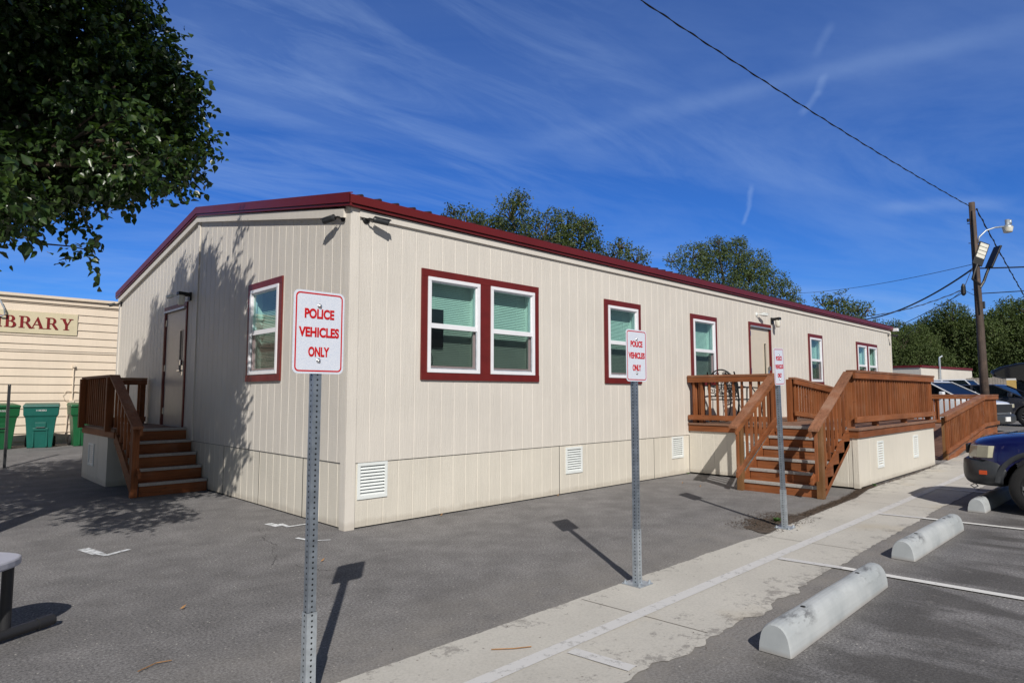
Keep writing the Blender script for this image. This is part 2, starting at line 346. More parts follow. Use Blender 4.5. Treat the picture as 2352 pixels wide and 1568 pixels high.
def text_mesh(body, size, xs, name='lettering', mat='signred', ext=.0006, bold=0.0, spacing=1.0):
    cu = bpy.data.curves.new(name, 'FONT'); cu.body = body; cu.size = size; cu.align_x = 'CENTER'; cu.extrude = ext; cu.offset = bold; cu.space_character = spacing
    ob = bpy.data.objects.new('tmp', cu); COL.objects.link(ob); bpy.context.view_layer.update()
    me = bpy.data.meshes.new_from_object(ob.evaluated_get(bpy.context.evaluated_depsgraph_get())); bpy.data.objects.remove(ob)
    vs = [(v.co.x * xs, v.co.y, v.co.z) for v in me.vertices]; fs = [tuple(p.vertices) for p in me.polygons]; bpy.data.meshes.remove(me)
    return vs, fs

# ------------------------------------------------------------------ ground
def sheet(name, xs, ys_fn, mat, dz, ny=8):
    mb = MB(); rows = []
    for x in xs:
        a, b = ys_fn(x); row = []
        for j in range(ny + 1):
            y = a + (b - a) * j / ny; row.append((x, y, gz(x, y) + dz))
        rows.append(row)
    n = ny + 1; V = [p for r_ in rows for p in r_]
    F = [(i * n + j, (i + 1) * n + j, (i + 1) * n + j + 1, i * n + j + 1) for i in range(len(rows) - 1) for j in range(ny)]
    mb.add(V, F); o = mb.build(name, mat, smooth=False); o['kind'] = 'structure'; return o
gx = sorted(set([-400, -150, -60, -30] + [x * 1.0 for x in range(-20, 41)] + [50, 70, 100, 160, 300, 700])); gy = sorted(set([-400, -150, -60, -30] + [y * 1.0 for y in range(-20, 21)] + [30, 45, 70, 120, 250, 700]))
V = [(x, y, gz(x, y)) for x in gx for y in gy]; n = len(gy)
F = [(i * n + j, (i + 1) * n + j, (i + 1) * n + j + 1, i * n + j + 1) for i in range(len(gx) - 1) for j in range(n - 1)]
g = MB().add(V, F).build('ground', 'asphalt'); g['kind'] = 'structure'
# the pavement of concrete, ragged where asphalt laps over it
def left_edge(x):
    if x < 2.6: e = -3.17
    elif x < 6.2: e = -3.17 + (x - 2.6) / 3.6 * .14
    elif x < 7.2: e = -3.03 + (x - 6.2) * .14
    else: e = -2.89
    return e
def right_edge(x): return -4.19 + .018 * min(x, 6)
def nz(x, s, k): return noise.noise(Vector((x * s, k, 0)))
xs = [-7 + i * .03 for i in range(int(19 / .03))] + [12 + i * .6 for i in range(60)]
def walk_fn(x):
    rag = .10 if x < 1.6 else .035
    a = right_edge(x) + rag * nz(x, 2.2, 3.1) + rag * .5 * nz(x, 9, 1.7) + .012 * nz(x, 40, 5.) - (.0 if x > 1.2 else 0)
    b = left_edge(x) + .015 * nz(x, 3, 9.) + .010 * nz(x, 25, 2.)
    if 2.6 < x < 3.4: b -= .05 * math.sin((x - 2.6) / .8 * math.pi)
    return a, b
sheet('pavement', xs, walk_fn, 'walk', .004, 6)
mbj = MB()
for x in (-2.85, .03, 2.92, 5.95, 8.9, 11.8):
    pts = [(x + .00 + (y + 3.5) * -.05 + .004 * nz(y, 12, x), y) for y in np.linspace(right_edge(x) + .05, left_edge(x) - .03, 14)]
    for (x0, y0), (x1, y1) in zip(pts, pts[1:]): mbj.quad((x0 - .0028, y0, gz(x, y0) + .0062), (x0 + .0028, y0, gz(x, y0) + .0062), (x1 + .0028, y1, gz(x, y1) + .0062), (x1 - .0028, y1, gz(x, y1) + .0062))
o = mbj.build('expansion_joint', 'litter'); o['kind'] = 'structure'
def line(name, p, q, w, mat, dz=.008, k=24):
    p = Vector(p); q = Vector(q); d = (q - p); nrm = Vector((-d.y, d.x)).normalized() * w / 2; mb = MB()
    for i in range(k):
        a = p + d * i / k; b = p + d * (i + 1) / k
        mb.quad(*[(c.x, c.y, gz(c.x, c.y) + dz) for c in (a - nrm, b - nrm, b + nrm, a + nrm)])
    o = mb.build(name, mat); o['kind'] = 'structure'; return o
line('pavement_marking', (-5, -3.70), (30, -3.42), .095, 'paint_old', .008, 60)
for (p, q, m_) in (((-.735, -3.74), (-.69, -4.12), 'paint_old'), ((2.12, -3.70), (2.18, -4.2), 'paint_old'), ((2.18, -4.2), (2.42, -9.5), 'paint_new'),
                  ((5.08, -3.66), (5.13, -4.1), 'paint_old'), ((5.13, -4.1), (5.42, -9.5), 'paint_new'), ((8.0, -3.62), (8.25, -9.5), 'paint_new'), ((11.0, -3.6), (11.3, -9.5), 'paint_new'), ((-.55, -4.9), (-.4, -9.5), 'paint_new')):
    line('parking_line', p, q, .085, m_, .010)
# spray-painted survey ticks on the asphalt
for lab, pts, w in (('white sprayed tick mark on the asphalt left of the corner', [(-2.15, .98), (-2.10, .70), (-2.06, .56), (-1.94, .62), (-1.86, .66)], .045),
               ('white sprayed curl mark beside the base of the end wall', [(-.42, .92), (-.40, .72), (-.33, .80), (-.34, .60), (-.20, .60), (-.06, .58)], .04),
               ('thin white sprayed tick near the corner post', [(-.52, .02), (-.47, -.20), (-.33, -.28)], .02)):
    mb = MB()
    for i in range(len(pts) - 1):
        p = Vector(pts[i]); q = Vector(pts[i + 1]); d = q - p; nn = Vector((-d.y, d.x)).normalized() * w / 2 * (2.2 if i == 0 else 1.2); p = p - d * .06; q = q + d * .06
        mb.quad((p.x - nn.x, p.y - nn.y, .006 + i * .0008), (q.x - nn.x, q.y - nn.y, .006 + i * .0008), (q.x + nn.x, q.y + nn.y, .006 + i * .0008), (p.x + nn.x, p.y + nn.y, .006 + i * .0008))
    o = mb.build('paint_mark', 'spray'); o['kind'] = 'structure'
# cracks
for pts in ([(-.62, .75), (-.66, .45), (-.78, .22), (-.80, -.1), (-.93, -.3), (-1.02, -.62), (-1.15, -.8)], [(-1.0, -.9), (-.95, -1.15), (-.85, -1.35)]):
    mb = MB(); P = []
    for a, b in zip(pts, pts[1:]):
        for k in range(8):
            t = k / 8; P.append(Vector((a[0] + (b[0] - a[0]) * t, a[1] + (b[1] - a[1]) * t)) + Vector((random.uniform(-.018, .018), random.uniform(-.018, .018))))
    for a, b in zip(P, P[1:]):
        d = b - a; w = Vector((-d.y, d.x)).normalized() * random.uniform(.0008, .0024); mb.quad((a.x - w.x, a.y - w.y, .0035), (b.x - w.x, b.y - w.y, .0035), (b.x + w.x, b.y + w.y, .0035), (a.x + w.x, a.y + w.y, .0035))
    o = mb.build('asphalt_crack', 'dark'); o['kind'] = 'structure'

# litter in the gutter strip
mb = MB(); M['soil'] = simple('soil', (.085, .065, .05), .95, var=.5, scale=14, bs=.6, bscale=60)
xs2 = [3.02 + i * .03 for i in range(150)]; prev = None
for x in xs2:
    e = left_edge(x) - .01; w_ = (.30 * sstep((x - 3.0) / .35) * (1 - sstep((x - 3.6) / .9)) + .05) * (1 + .9 * nz(x, 4, 2.) + .5 * nz(x, 17, 6.)); cur = ((x, e - .02 + .015 * nz(x, 20, 7.), .0072), (x, e + max(.01, w_), .0072))
    if prev: mb.quad(prev[0], cur[0], cur[1], prev[1])
    prev = cur
o = mb.build('soil', 'soil'); o['kind'] = 'structure'
mb = MB()
def flake(mb, x, y, z, s):
    a = random.uniform(0, 6.28); t = random.uniform(-.5, .5); c, sn = math.cos(a), math.sin(a)
    pts = [(-s, 0, 0), (0, -s * .5, s * t), (s, 0, s * .3), (0, s * .5, 0)]
    mb.add([(x + p[0] * c - p[1] * sn, y + p[0] * sn + p[1] * c, z + max(0, p[2]) + .001) for p in pts], [(0, 1, 2, 3)])
for i in range(14000):
    x = random.uniform(3.0, 7.6); c = left_edge(x) + .03 + (.17 if x < 4.3 else .02); w = (.34 if x < 4.3 else .07) * (1 + .6 * nz(x, 3, 4.))
    y = random.gauss(c, w * .45)
    if x < 3.35 and random.random() > (x - 3) / .35: continue
    flake(mb, x, y, .006, random.uniform(.004, .014))
for i in range(1200):
    x = random.uniform(7.0, 11.8); flake(mb, x, random.gauss(-2.88, .025), gz(x, -2.9) + .005, random.uniform(.004, .016))
o = mb.build('leaf_litter', 'litter', origin=(5, -3, 0)); tag(o, 'strip of brown leaf litter and grit along the pavement edge', 'leaf litter', kind='stuff')
mb = MB()
for i in range(1500):
    x = random.uniform(-3.5, 7); y = random.choice([random.uniform(-4.0, 3.5), random.gauss(-3.1, .15), random.gauss(-4.25, .12)])
    if x > 0 and y > 0: continue
    flake(mb, x, y, .007, random.uniform(.002, .006))
o = mb.build('grit', 'litter', origin=(1, -1, 0)); tag(o, 'loose grit and crumbs scattered over the asphalt', 'grit', kind='stuff')
M['weed'] = leafmat('weed_leaf', (.06, .14, .03), .3, .5)
def weed(x, y, n, s, lab):
    mb = MB()
    for i in range(n):
        a = random.uniform(0, 6.28); l = random.uniform(.5, 1) * s; h = random.uniform(.3, 1) * s
        c, sn = math.cos(a), math.sin(a); w = l * .3; z = gz(x, y) + .005
        mb.add([(x, y, z), (x + c * l * .6 - sn * w, y + sn * l * .6 + c * w, z + h * .7), (x + c * l, y + sn * l, z + h * .8), (x + c * l * .6 + sn * w, y + sn * l * .6 - c * w, z + h * .6)], [(0, 1, 2, 3)])
    tag(mb.build('weed', 'weed', origin=(x, y, 0)), lab, 'weed')
weed(3.72, -3.0, 26, .06, 'small green weed growing in the litter behind the farthest sign post')
weed(7.62, -2.88, 14, .05, 'tiny green weed at the foot of the deck skirting')
weed(6.88, .0 - .05, 10, .04, 'tiny weed in the corner between office wall and deck')
for (u, x, y, lab) in ((0, -.78, -.98, 'curled yellow and brown dry leaf in the middle of the asphalt'), (1, -2.05, -1.45, 'small crumpled brown leaf on the asphalt near the table'), (2, 3.35, .0 - .04, 'orange leaf scrap caught at the wall base by the skirting joint'), (3, 1.25, -.05, 'orange leaf scrap at the wall base right of the first vent'), (4, 5.75, -.6, 'brown dry leaf on the asphalt before the deck'), (5, 5.6, -1.0, 'pale dry leaf lying by the shadow of the farthest sign')):
    mb = MB(); s = .022
    mb.add([(x - s, y, .008), (x, y - s * .5, .012), (x + s, y + s * .2, .03), (x, y + s * .6, .008), (x - s * .2, y, .022)], [(0, 1, 4), (1, 2, 4), (2, 3, 4), (3, 0, 4)])
    tag(mb.build('fallen_leaf', 'dryleaf', origin=(x, y, 0)), lab, 'leaf', 'dry leaves lying on the asphalt')
for pts, lab in (([(-1.05, -3.42), (-.95, -3.50), (-.86, -3.55)], 'thin straw-coloured twig lying on the pavement'), ([(-2.55, -2.35), (-2.45, -2.30), (-2.38, -2.32)], 'short brown twig on the asphalt at the bottom edge')):
    mb = MB().tube([(p[0], p[1], .012) for p in pts], .003, 5); tag(mb.build('twig', 'dryleaf', origin=(pts[0][0], pts[0][1], 0)), lab, 'twig')

# ------------------------------------------------------------------ the office
L, W, H, RIDGE = 19.7, 9.56, 3.47, 4.33
def ztop_g(y): return H + (RIDGE - H) * (1 - abs(y - W / 2) / (W / 2))
office = thing('modular_office', (0, 0, 0), 'long cream modular office with maroon roof edge and window trims', 'building')
def grooved(mb, P, a0, a1, z0, ztop, openings, pitch=.2, start=None, gw=.0075, gd=.0035):
    bp = [(a0, 0), (a1, 0)]; g_ = (start if start is not None else a0 + pitch)
    def dof(a):
        if a <= a0 + 1e-6 or a >= a1 - 1e-6: return 0
        k = round((a - g0) / pitch); c = g0 + k * pitch; e = abs(a - c)
        if c < a0 + .02 or c > a1 - .02: return 0
        if e >= gw - 1e-6: return 0
        if e <= gw * .45 + 1e-6: return gd
        return gd * (gw - e) / (gw * .55)
    g0 = g_; A = {a0, a1}; c = g_
    while c < a1 - .02:
        for e in (-gw, -gw * .45, gw * .45, gw): A.add(c + e)
        c += pitch
    for (x0, x1, y0, y1) in openings: A.add(x0); A.add(x1)
    A = sorted(A)
    for a, b in zip(A, A[1:]):
        if b - a < 1e-6: continue
        m = (a + b) / 2; seg = [(z0, None)]; iv = [[z0, 'top']]
        for (x0, x1, y0, y1) in openings:
            if x0 < m < x1:
                new = []
                for lo, hi in iv:
                    h = 99 if hi == 'top' else hi
                    if y0 >= h or y1 <= lo: new.append([lo, hi]); continue
                    if y0 > lo: new.append([lo, y0])
                    if y1 < h: new.append([y1, hi])
                iv = new
        for lo, hi in iv:
            ha, hb = (ztop(a), ztop(b)) if hi == 'top' else (hi, hi)
            mb.quad(P(a, dof(a), lo), P(b, dof(b), lo), P(b, dof(b), hb), P(a, dof(a), ha))
PF = lambda a, d, z: (a, d, z); PG = lambda a, d, z: (d, a, z)
WT, WB = 2.944, 1.608
wins = [(.95, 2.987, 2, WB, 'F'), (4.51, 5.51, 1, WB, 'F'), (7.14, 8.14, 1, WB, 'F'), (12.79, 13.72, 1, 1.66, 'F'), (16.32, 18.22, 2, WB, 'F')]
SK = .70
opF = [(a + .05, b - .05, zb + .05, WT - .05) for a, b, n_, zb, _ in wins] + [(9.60, 10.56, .90, 2.93)]
opG = [(1.68, 2.64, WB + .05, WT - .05), (5.26, 6.30, .86, 2.92)]
mb = MB(); grooved(mb, PF, .10, L - .08, SK, lambda a: H, opF, start=.27); w1 = mb.build('wall', 'siding', office)
mb = MB(); grooved(mb, PG, .08, W - .08, SK, ztop_g, opG, start=.20); mb.build('wall', 'siding', office)['label'] = 'end wall with the gable'
mb = MB(); mb.quad((L, 0, 0), (L, W, 0), (L, W, H), (L, 0, H)).add([(L, 0, H), (L, W, H), (L, W / 2, RIDGE)], [(0, 1, 2)]); mb.build('wall', 'siding', office)
MB().quad((0, W, -.1), (L, W, -.1), (L, W, H), (0, W, H)).build('wall', 'siding', office)
mb = MB(); grooved(mb, lambda a, d, z: (a, d + .012, z), .08, L - .05, .015, lambda a: SK - .008, [(.155, .505, .32, .68), (3.59, 3.94, .30, .65), (6.46, 6.81, .32, .67)], start=.27); mb.build('skirting', 'skirt', office)
mb = MB(); grooved(mb, lambda a, d, z: (d + .012, a, z), .08, W - .05, .015, lambda a: SK - .008, [], start=.20); mb.build('skirting', 'skirt', office)
# shadow gap between wall and skirting, vertical skirting joints
mb = MB(); mb.box(.1, L, .02, .03, SK - .012, SK + .004).box(.02, .03, .1, W, SK - .012, SK + .004)
for x in (3.44, 5.88): mb.box(x - .004, x + .004, .009, .0115, .015, SK - .01)
for y in (1.0, 2.22, 3.44): mb.box(.009, .0115, y - .004, y + .004, .015, SK - .01)
mb.box(0.06, L, .03, .05, -.05, .02).box(.03, .05, .06, W, -.05, .02); mb.build('joint_gap', 'dark', office)
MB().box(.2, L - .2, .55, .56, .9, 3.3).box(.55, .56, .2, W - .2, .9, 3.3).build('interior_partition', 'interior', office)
# corner boards, centre batten, rake boards
mb = MB(); mb.box(-.018, .10, -.018, .002, .0, H + .04); mb.box(-.018, .0, .002, .10, .0, H + .05); mb.build('corner_board', 'trim_cream', office, bevel=.002)
MB().box(L - .09, L + .018, -.018, .0, 0, H).box(L, L + .018, .0, .09, 0, H).build('corner_board', 'trim_cream', office, bevel=.002)
MB().box(-.018, .0, W - .10, W + .018, 0, H).build('corner_board', 'trim_cream', office, bevel=.002)
MB().box(-.016, .0, W / 2 - .05, W / 2 + .05, SK, RIDGE - .07).build('centre_batten', 'trim_cream', office, bevel=.002)
mb = MB()
mb.slant((-.022, .09, H - .035), (-.022, W / 2, RIDGE - .038), .05, .10); mb.slant((-.022, W / 2, RIDGE - .038), (-.022, W - .02, H - .035), .05, .10); mb.build('rake_board', 'trim_cream', office)
MB().box(.09, L - .08, -.03, -.001, H - .075, H + .0).build('frieze_board', 'trim_cream', office)
# roof and maroon fascia
OV = .055; FZ = H + .01; FT = .142
def rz(y): return H + .01 + FT + (RIDGE - H) * (1 - abs(y - W / 2) / (W / 2 + OV))
mb = MB()
for sgn in (0, 1):
    ya, yb = (-OV, W / 2) if sgn == 0 else (W + OV, W / 2)
    z_a, z_b = H + FT, RIDGE + FT
    mb.quad((-.06, ya, z_a), (L + .06, ya, z_a), (L + .06, yb, z_b), (-.06, yb, z_b))
mb.build('roof', 'roofmetal', office)
mb = MB(); x = .08
while x < L + .05:      # standing ribs of the sheet
    for ya, yb in ((-OV - .03, W / 2), (W + OV + .03, W / 2)):
        mb.prism([(-.022, 0), (.022, 0), (.010, .019), (-.010, .019)], lambda a, b, t, x=x, ya=ya, yb=yb: (x + a, ya + (yb - ya) * t, H + FT + .001 + (RIDGE - H) * t + b), 0, 1)
    x += .235
mb.build('roof_rib', 'roofmetal', office)['kind'] = 'stuff'
mb = MB()
mb.prism([(-OV - .028, FZ + .035), (-OV - .028, FZ + FT - .012), (-OV - .005, FZ + FT - .004), (-OV - .005, FZ + .035)], lambda a, b, t: (t, a, b), -.0795, L + .0795)
mb.prism([(-OV - .008, FZ), (-OV + .03, FZ), (-OV + .03, FZ + .03), (-OV - .008, FZ + .03)], lambda a, b, t: (t, a, b), -.06, L + .06)
mb.box(-.06, L + .06, -OV + .012, -.03, FZ + .0, FZ + .012); mb.build('fascia', 'maroon_metal', office, bevel=.003)
for (ya, yb) in ((-OV - .028, W / 2), (W + OV + .028, W / 2)):
    mb = MB()
    def PR(a, b, t, ya=ya, yb=yb): return (a * .62, ya + (yb - ya) * t, FZ + (RIDGE - H) * t + b)
    mb.prism([(-.128, .035), (-.128, FT + .004), (-.06, FT + .012), (-.06, FT), (-.108, FT - .01), (-.108, .035)], PR, 0, 1)
    mb.prism([(-.108, 0), (-.07, 0), (-.07, .03), (-.108, .03)], PR, 0, 1); mb.prism([(-.07, .0), (-.02, .0), (-.02, .014), (-.07, .014)], PR, 0.02, 1)
    mb.build('rake_fascia', 'maroon_metal', office)
    mb = MB()
    def PR2(a, b, t, ya=ya, yb=yb): return (L - a * .62, ya + (yb - ya) * t, FZ + (RIDGE - H) * t + b)
    mb.prism([(-.128, .0), (-.128, FT), (-.11, FT), (-.11, .0)], PR2, 0, 1); mb.build('rake_fascia', 'maroon_metal', office)
MB().box(L + .06, L + .22, -.20, -.04, FZ - .01, FZ + .09).build('gutter_end', 'vinyl', office, bevel=.01)

def sash_window(a, b, nlite, zb, Pm, first=False):
    """Pm(a, d, z): d is the distance outwards from the wall"""
    T = .09; mull = .19 if nlite == 2 else 0
    def bx(mb, a0, a1, d0, d1, z0, z1):
        vs = [Pm(A, D, Z) for Z in (z0, z1) for A, D in ((a0, d0), (a1, d0), (a1, d1), (a0, d1))]
        mb.add(vs, [(0, 3, 2, 1), (4, 5, 6, 7), (0, 1, 5, 4), (1, 2, 6, 5), (2, 3, 7, 6), (3, 0, 4, 7)])
    mb = MB(); bx(mb, a, b, 0, .022, WT - T, WT); bx(mb, a, b, 0, .026, zb, zb + T); bx(mb, a, a + T, 0, .02, zb + T, WT - T); bx(mb, b - T, b, 0, .02, zb + T, WT - T)
    w = (b - a - 2 * T - mull) / nlite
    if nlite == 2: bx(mb, a + T + w, a + T + w + mull, 0, .02, zb + T, WT - T)
    wo = mb.build('window', 'maroon', office, bevel=.002)
    for k in range(nlite):
        x0 = a + T + k * (w + mull); x1 = x0 + w; z0, z1 = zb + T, WT - T; F_ = .045; zm = (z0 + z1) / 2 - .01
        mb = MB(); g = .0006
        bx(mb, x0 + g, x1 - g, -.06, .034, z1 - F_, z1 - g); bx(mb, x0 + g, x1 - g, -.06, .034, z0 + g, z0 + F_); bx(mb, x0 + g, x0 + F_, -.06, .033, z0 + F_, z1 - F_); bx(mb, x1 - F_, x1 - g, -.06, .033, z0 + F_, z1 - F_)
        f = mb.build('frame', 'vinyl', wo, bevel=.003)
        xa, xb = x0 + F_, x1 - F_; za, zz = z0 + F_, z1 - F_
        mb = MB(); s_ = .018      # outer sash (upper), set 12 mm back
        bx(mb, xa, xb, -.02, .014, zz - s_, zz); bx(mb, xa, xa + s_, -.02, .014, zm, zz - s_); bx(mb, xb - s_, xb, -.02, .014, zm, zz - s_); bx(mb, xa, xb, -.02, .020, zm - .032, zm + .028)
        s_ = .028; bx(mb, xa, xb, -.05, -.022, za, za + s_ + .01); bx(mb, xa, xa + s_, -.05, -.022, za + s_ + .01, zm - .03); bx(mb, xb - s_, xb, -.05, -.022, za + s_ + .01, zm - .03)
        mb.build('sash', 'vinyl', wo, bevel=.002)
        mb = MB(); mb.quad(Pm(xa, -.003, zm), Pm(xb, -.003, zm), Pm(xb, -.003, zz), Pm(xa, -.003, zz)); mb.build('pane', 'glass', wo)
        mb = MB(); mb.quad(Pm(xa, -.037, za), Pm(xb, -.037, za), Pm(xb, -.037, zm), Pm(xa, -.037, zm)); mb.build('pane', 'glass', wo)
        mb = MB(); bx(mb, xa, xa + .012, .002, .010, za, zm - .035); bx(mb, xb - .012, xb, .002, .010, za, zm - .035); bx(mb, xa, xb, .002, .010, za - .0, za + .014)
        mb.build('screen_frame', 'galv2', wo); mb = MB(); mb.quad(Pm(xa + .012, .005, za + .012), Pm(xb - .012, .005, za + .012), Pm(xb - .012, .005, zm - .034), Pm(xa + .012, .005, zm - .034)); mb.build('insect_screen', 'screen', wo)
        # blind: tilted slats
        mb = MB(); z = za + .01; dd = -.15
        while z < zz + .03:
            j = random.uniform(-.0008, .0008)
            mb.quad(Pm(xa - .03, dd + .008, z + j), Pm(xb + .03, dd + .008, z + j * .5), Pm(xb + .03, dd - .007, z + .0235), Pm(xa - .03, dd - .007, z + .0235)); z += .0225
        for t in (.22, .78): xx = xa + (xb - xa) * t; bx(mb, xx, xx + .003, dd + .012, dd + .014, za, zz)
        mb.build('blind', 'blind', wo)
        # inside lining boards so the reveal is closed
        mb = MB(); m_ = .03
        mb.quad(Pm(xa - m_, -.06, za - .03), Pm(xa - m_, -.3, za - .03), Pm(xa - m_, -.3, zz + .03), Pm(xa - m_, -.06, zz + .03)); mb.quad(Pm(xb + m_, -.06, za - .03), Pm(xb + m_, -.3, za - .03), Pm(xb + m_, -.3, zz + .03), Pm(xb + m_, -.06, zz + .03))
        mb.quad(Pm(xa - m_, -.06, zz + .03), Pm(xb + m_, -.06, zz + .03), Pm(xb + m_, -.3, zz + .03), Pm(xa - m_, -.3, zz + .03)); mb.quad(Pm(xa - m_, -.06, za - .03), Pm(xb + m_, -.06, za - .03), Pm(xb + m_, -.3, za - .03), Pm(xa - m_, -.3, za - .03))
        mb.build('reveal', 'blind', wo)
        if first and k == 0:
            mb = MB(); bx(mb, xa - .02, xa + .30, -.12, -.11, zm - .25, zm + .22); mb.build('monitor_back', 'black', wo, bevel=.006)
            MB().tube([Pm(xa + .06, -.10, zm - .05), Pm(xa + .07, -.10, zm - .25), Pm(xa + .13, -.10, zm - .4), Pm(xa + .10, -.10, zm - .5), Pm(xa + .06, -.1, zm - .55)], .004, 5).build('cord', 'black', wo)
    return wo
for i, (a, b, n_, zb, _) in enumerate(wins): sash_window(a, b, n_, zb, lambda A, D, Z: (A, -D, Z), i == 0)
sash_window(1.63, 2.69, 1, WB, lambda A, D, Z: (-D, A, Z))

def vent(x0, x1, z0, z1, Pm, parent):
    def bx(mb, a0, a1, d0, d1, z0, z1, tilt=0):
        vs = [Pm(A, D, Z) for Z in (z0, z1) for A, D in ((a0, d0), (a1, d0), (a1, d1 + tilt), (a0, d1 + tilt))]
        mb.add(vs, [(0, 3, 2, 1), (4, 5, 6, 7), (0, 1, 5, 4), (1, 2, 6, 5), (2, 3, 7, 6), (3, 0, 4, 7)])
    mb = MB(); e = .035; bx(mb, x0, x1, 0, .014, z0, z0 + e); bx(mb, x0, x1, 0, .014, z1 - e, z1); bx(mb, x0, x0 + e, 0, .013, z0 + e, z1 - e); bx(mb, x1 - e, x1, 0, .013, z0 + e, z1 - e)
    v = mb.build('vent', 'ventwhite', parent, bevel=.002)
    mb = MB(); n_ = 9; h = (z1 - z0 - 2 * e) / n_
    for k in range(n_):
        z = z0 + e + k * h; A0, A1 = x0 + e, x1 - e
        mb.add([Pm(A0, .012, z + h * .1), Pm(A1, .012, z + h * .1), Pm(A1, -.02, z + h), Pm(A0, -.02, z + h), Pm(A0, .012, z + h * .02), Pm(A1, .012, z + h * .02), Pm(A1, -.022, z + h * .9), Pm(A0, -.022, z + h * .9)], [(0, 1, 2, 3), (7, 6, 5, 4), (0, 4, 5, 1)])
    mb.build('louvre', 'ventwhite', v); mb = MB(); mb.quad(Pm(x0, -.04, z0), Pm(x1, -.04, z0), Pm(x1, -.04, z1), Pm(x0, -.04, z1)); mb.build('vent_backing', 'dark', v)
PV = lambda A, D, Z: (A, .012 - D, Z)
vent(.14, .52, .305, .695, PV, office); vent(3.575, 3.955, .285, .665, PV, office); vent(6.445, 6.825, .305, .685, PV, office)

def door(a0, a1, z0, z1, Pm, mat, hinge_low, bright):
    T = .075
    def bx(mb, A0, A1, d0, d1, Z0, Z1):
        vs = [Pm(A, D, Z) for Z in (Z0, Z1) for A, D in ((A0, d0), (A1, d0), (A1, d1), (A0, d1))]
        mb.add(vs, [(0, 3, 2, 1), (4, 5, 6, 7), (0, 1, 5, 4), (1, 2, 6, 5), (2, 3, 7, 6), (3, 0, 4, 7)])
    mb = MB(); bx(mb, a0, a1, 0, .025, z1 - T, z1); bx(mb, a0, a0 + T * .7, 0, .022, z0, z1 - T); bx(mb, a1 - T * .7, a1, 0, .022, z0, z1 - T)
    bx(mb, a0 + T * .7, a0 + T * .7 + .03, -.08, .012, z0, z1 - T); bx(mb, a1 - T * .7 - .03, a1 - T * .7, -.08, .012, z0, z1 - T); bx(mb, a0 + T * .7 + .03, a1 - T * .7 - .03, -.08, .012, z1 - T - .03, z1 - T - .001)
    d = mb.build('door', 'maroon', office, bevel=.002)
    A0, A1 = a0 + T * .7 + .033, a1 - T * .7 - .033; Z1 = z1 - T - .033; Z0 = z0 + .015
    s = -1 if hinge_low else 1                     # strike side is opposite the hinges
    ls, le = (A1, -1) if hinge_low else (A0, 1)
    va = ls + le * .26; vb = ls + le * .16; va, vb = sorted((va, vb)); zA, zB = z0 + .92, z0 + 1.62
    mb = MB(); bx(mb, A0, va, -.045, -.005, Z0, Z1); bx(mb, vb, A1, -.045, -.005, Z0, Z1); bx(mb, va, vb, -.045, -.005, Z0, zA); bx(mb, va, vb, -.045, -.005, zB, Z1)
    mb.build('door_leaf', mat, d, bevel=.0015)
    mb = MB(); e = .02; bx(mb, va - e, va, -.004, .004, zA - e, zB + e); bx(mb, vb, vb + e, -.004, .004, zA - e, zB + e); bx(mb, va, vb, -.004, .004, zA - e, zA); bx(mb, va, vb, -.004, .004, zB, zB + e); mb.build('lite_frame', mat, d)
    mb = MB(); mb.quad(Pm(va, -.02, zA), Pm(vb, -.02, zA), Pm(vb, -.02, zB), Pm(va, -.02, zB)); mb.build('pane', 'carglass', d)
    mb = MB(); h = ls + le * .07; bx(mb, h - .03, h + .03, -.005, .012, z0 + .86, z0 + 1.10); bx(mb, min(h, h + le * .12), max(h, h + le * .12), .04, .058, z0 + .93, z0 + .955); bx(mb, h - .012, h + .012, .01, .058, z0 + .93, z0 + .955); bx(mb, h - .022, h + .022, .012, .05, z0 + 1.03, z0 + 1.12); mb.build('handle', 'steel', d, bevel=.004)
    q = A0 if hinge_low else A1
    for z in (z0 + .2, z0 + .95, z0 + 1.75): mb = MB(); bx(mb, q - .012, q + .012, -.004, .012, z, z + .11); mb.build('hinge', 'steel', d)
    mb = MB(); bx(mb, A0 - .03, A1 + .03, .012, .05, Z1 + .0, Z1 + .03); mb.build('drip_cap', 'galv2', d)
    mb = MB(); bx(mb, A0 - .03, A1 + .03, -.06, .03, z0 - .01, z0 + .012); mb.build('threshold', 'galv2', d)
    mb = MB(); bx(mb, A0, A1, -.12, -.1, z0, z1); mb.build('door_backing', 'dark', d)
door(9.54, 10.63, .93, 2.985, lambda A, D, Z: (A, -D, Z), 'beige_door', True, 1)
door(5.19, 6.38, .89, 2.98, lambda A, D, Z: (-D, A, Z), 'grey_door', False, 0)

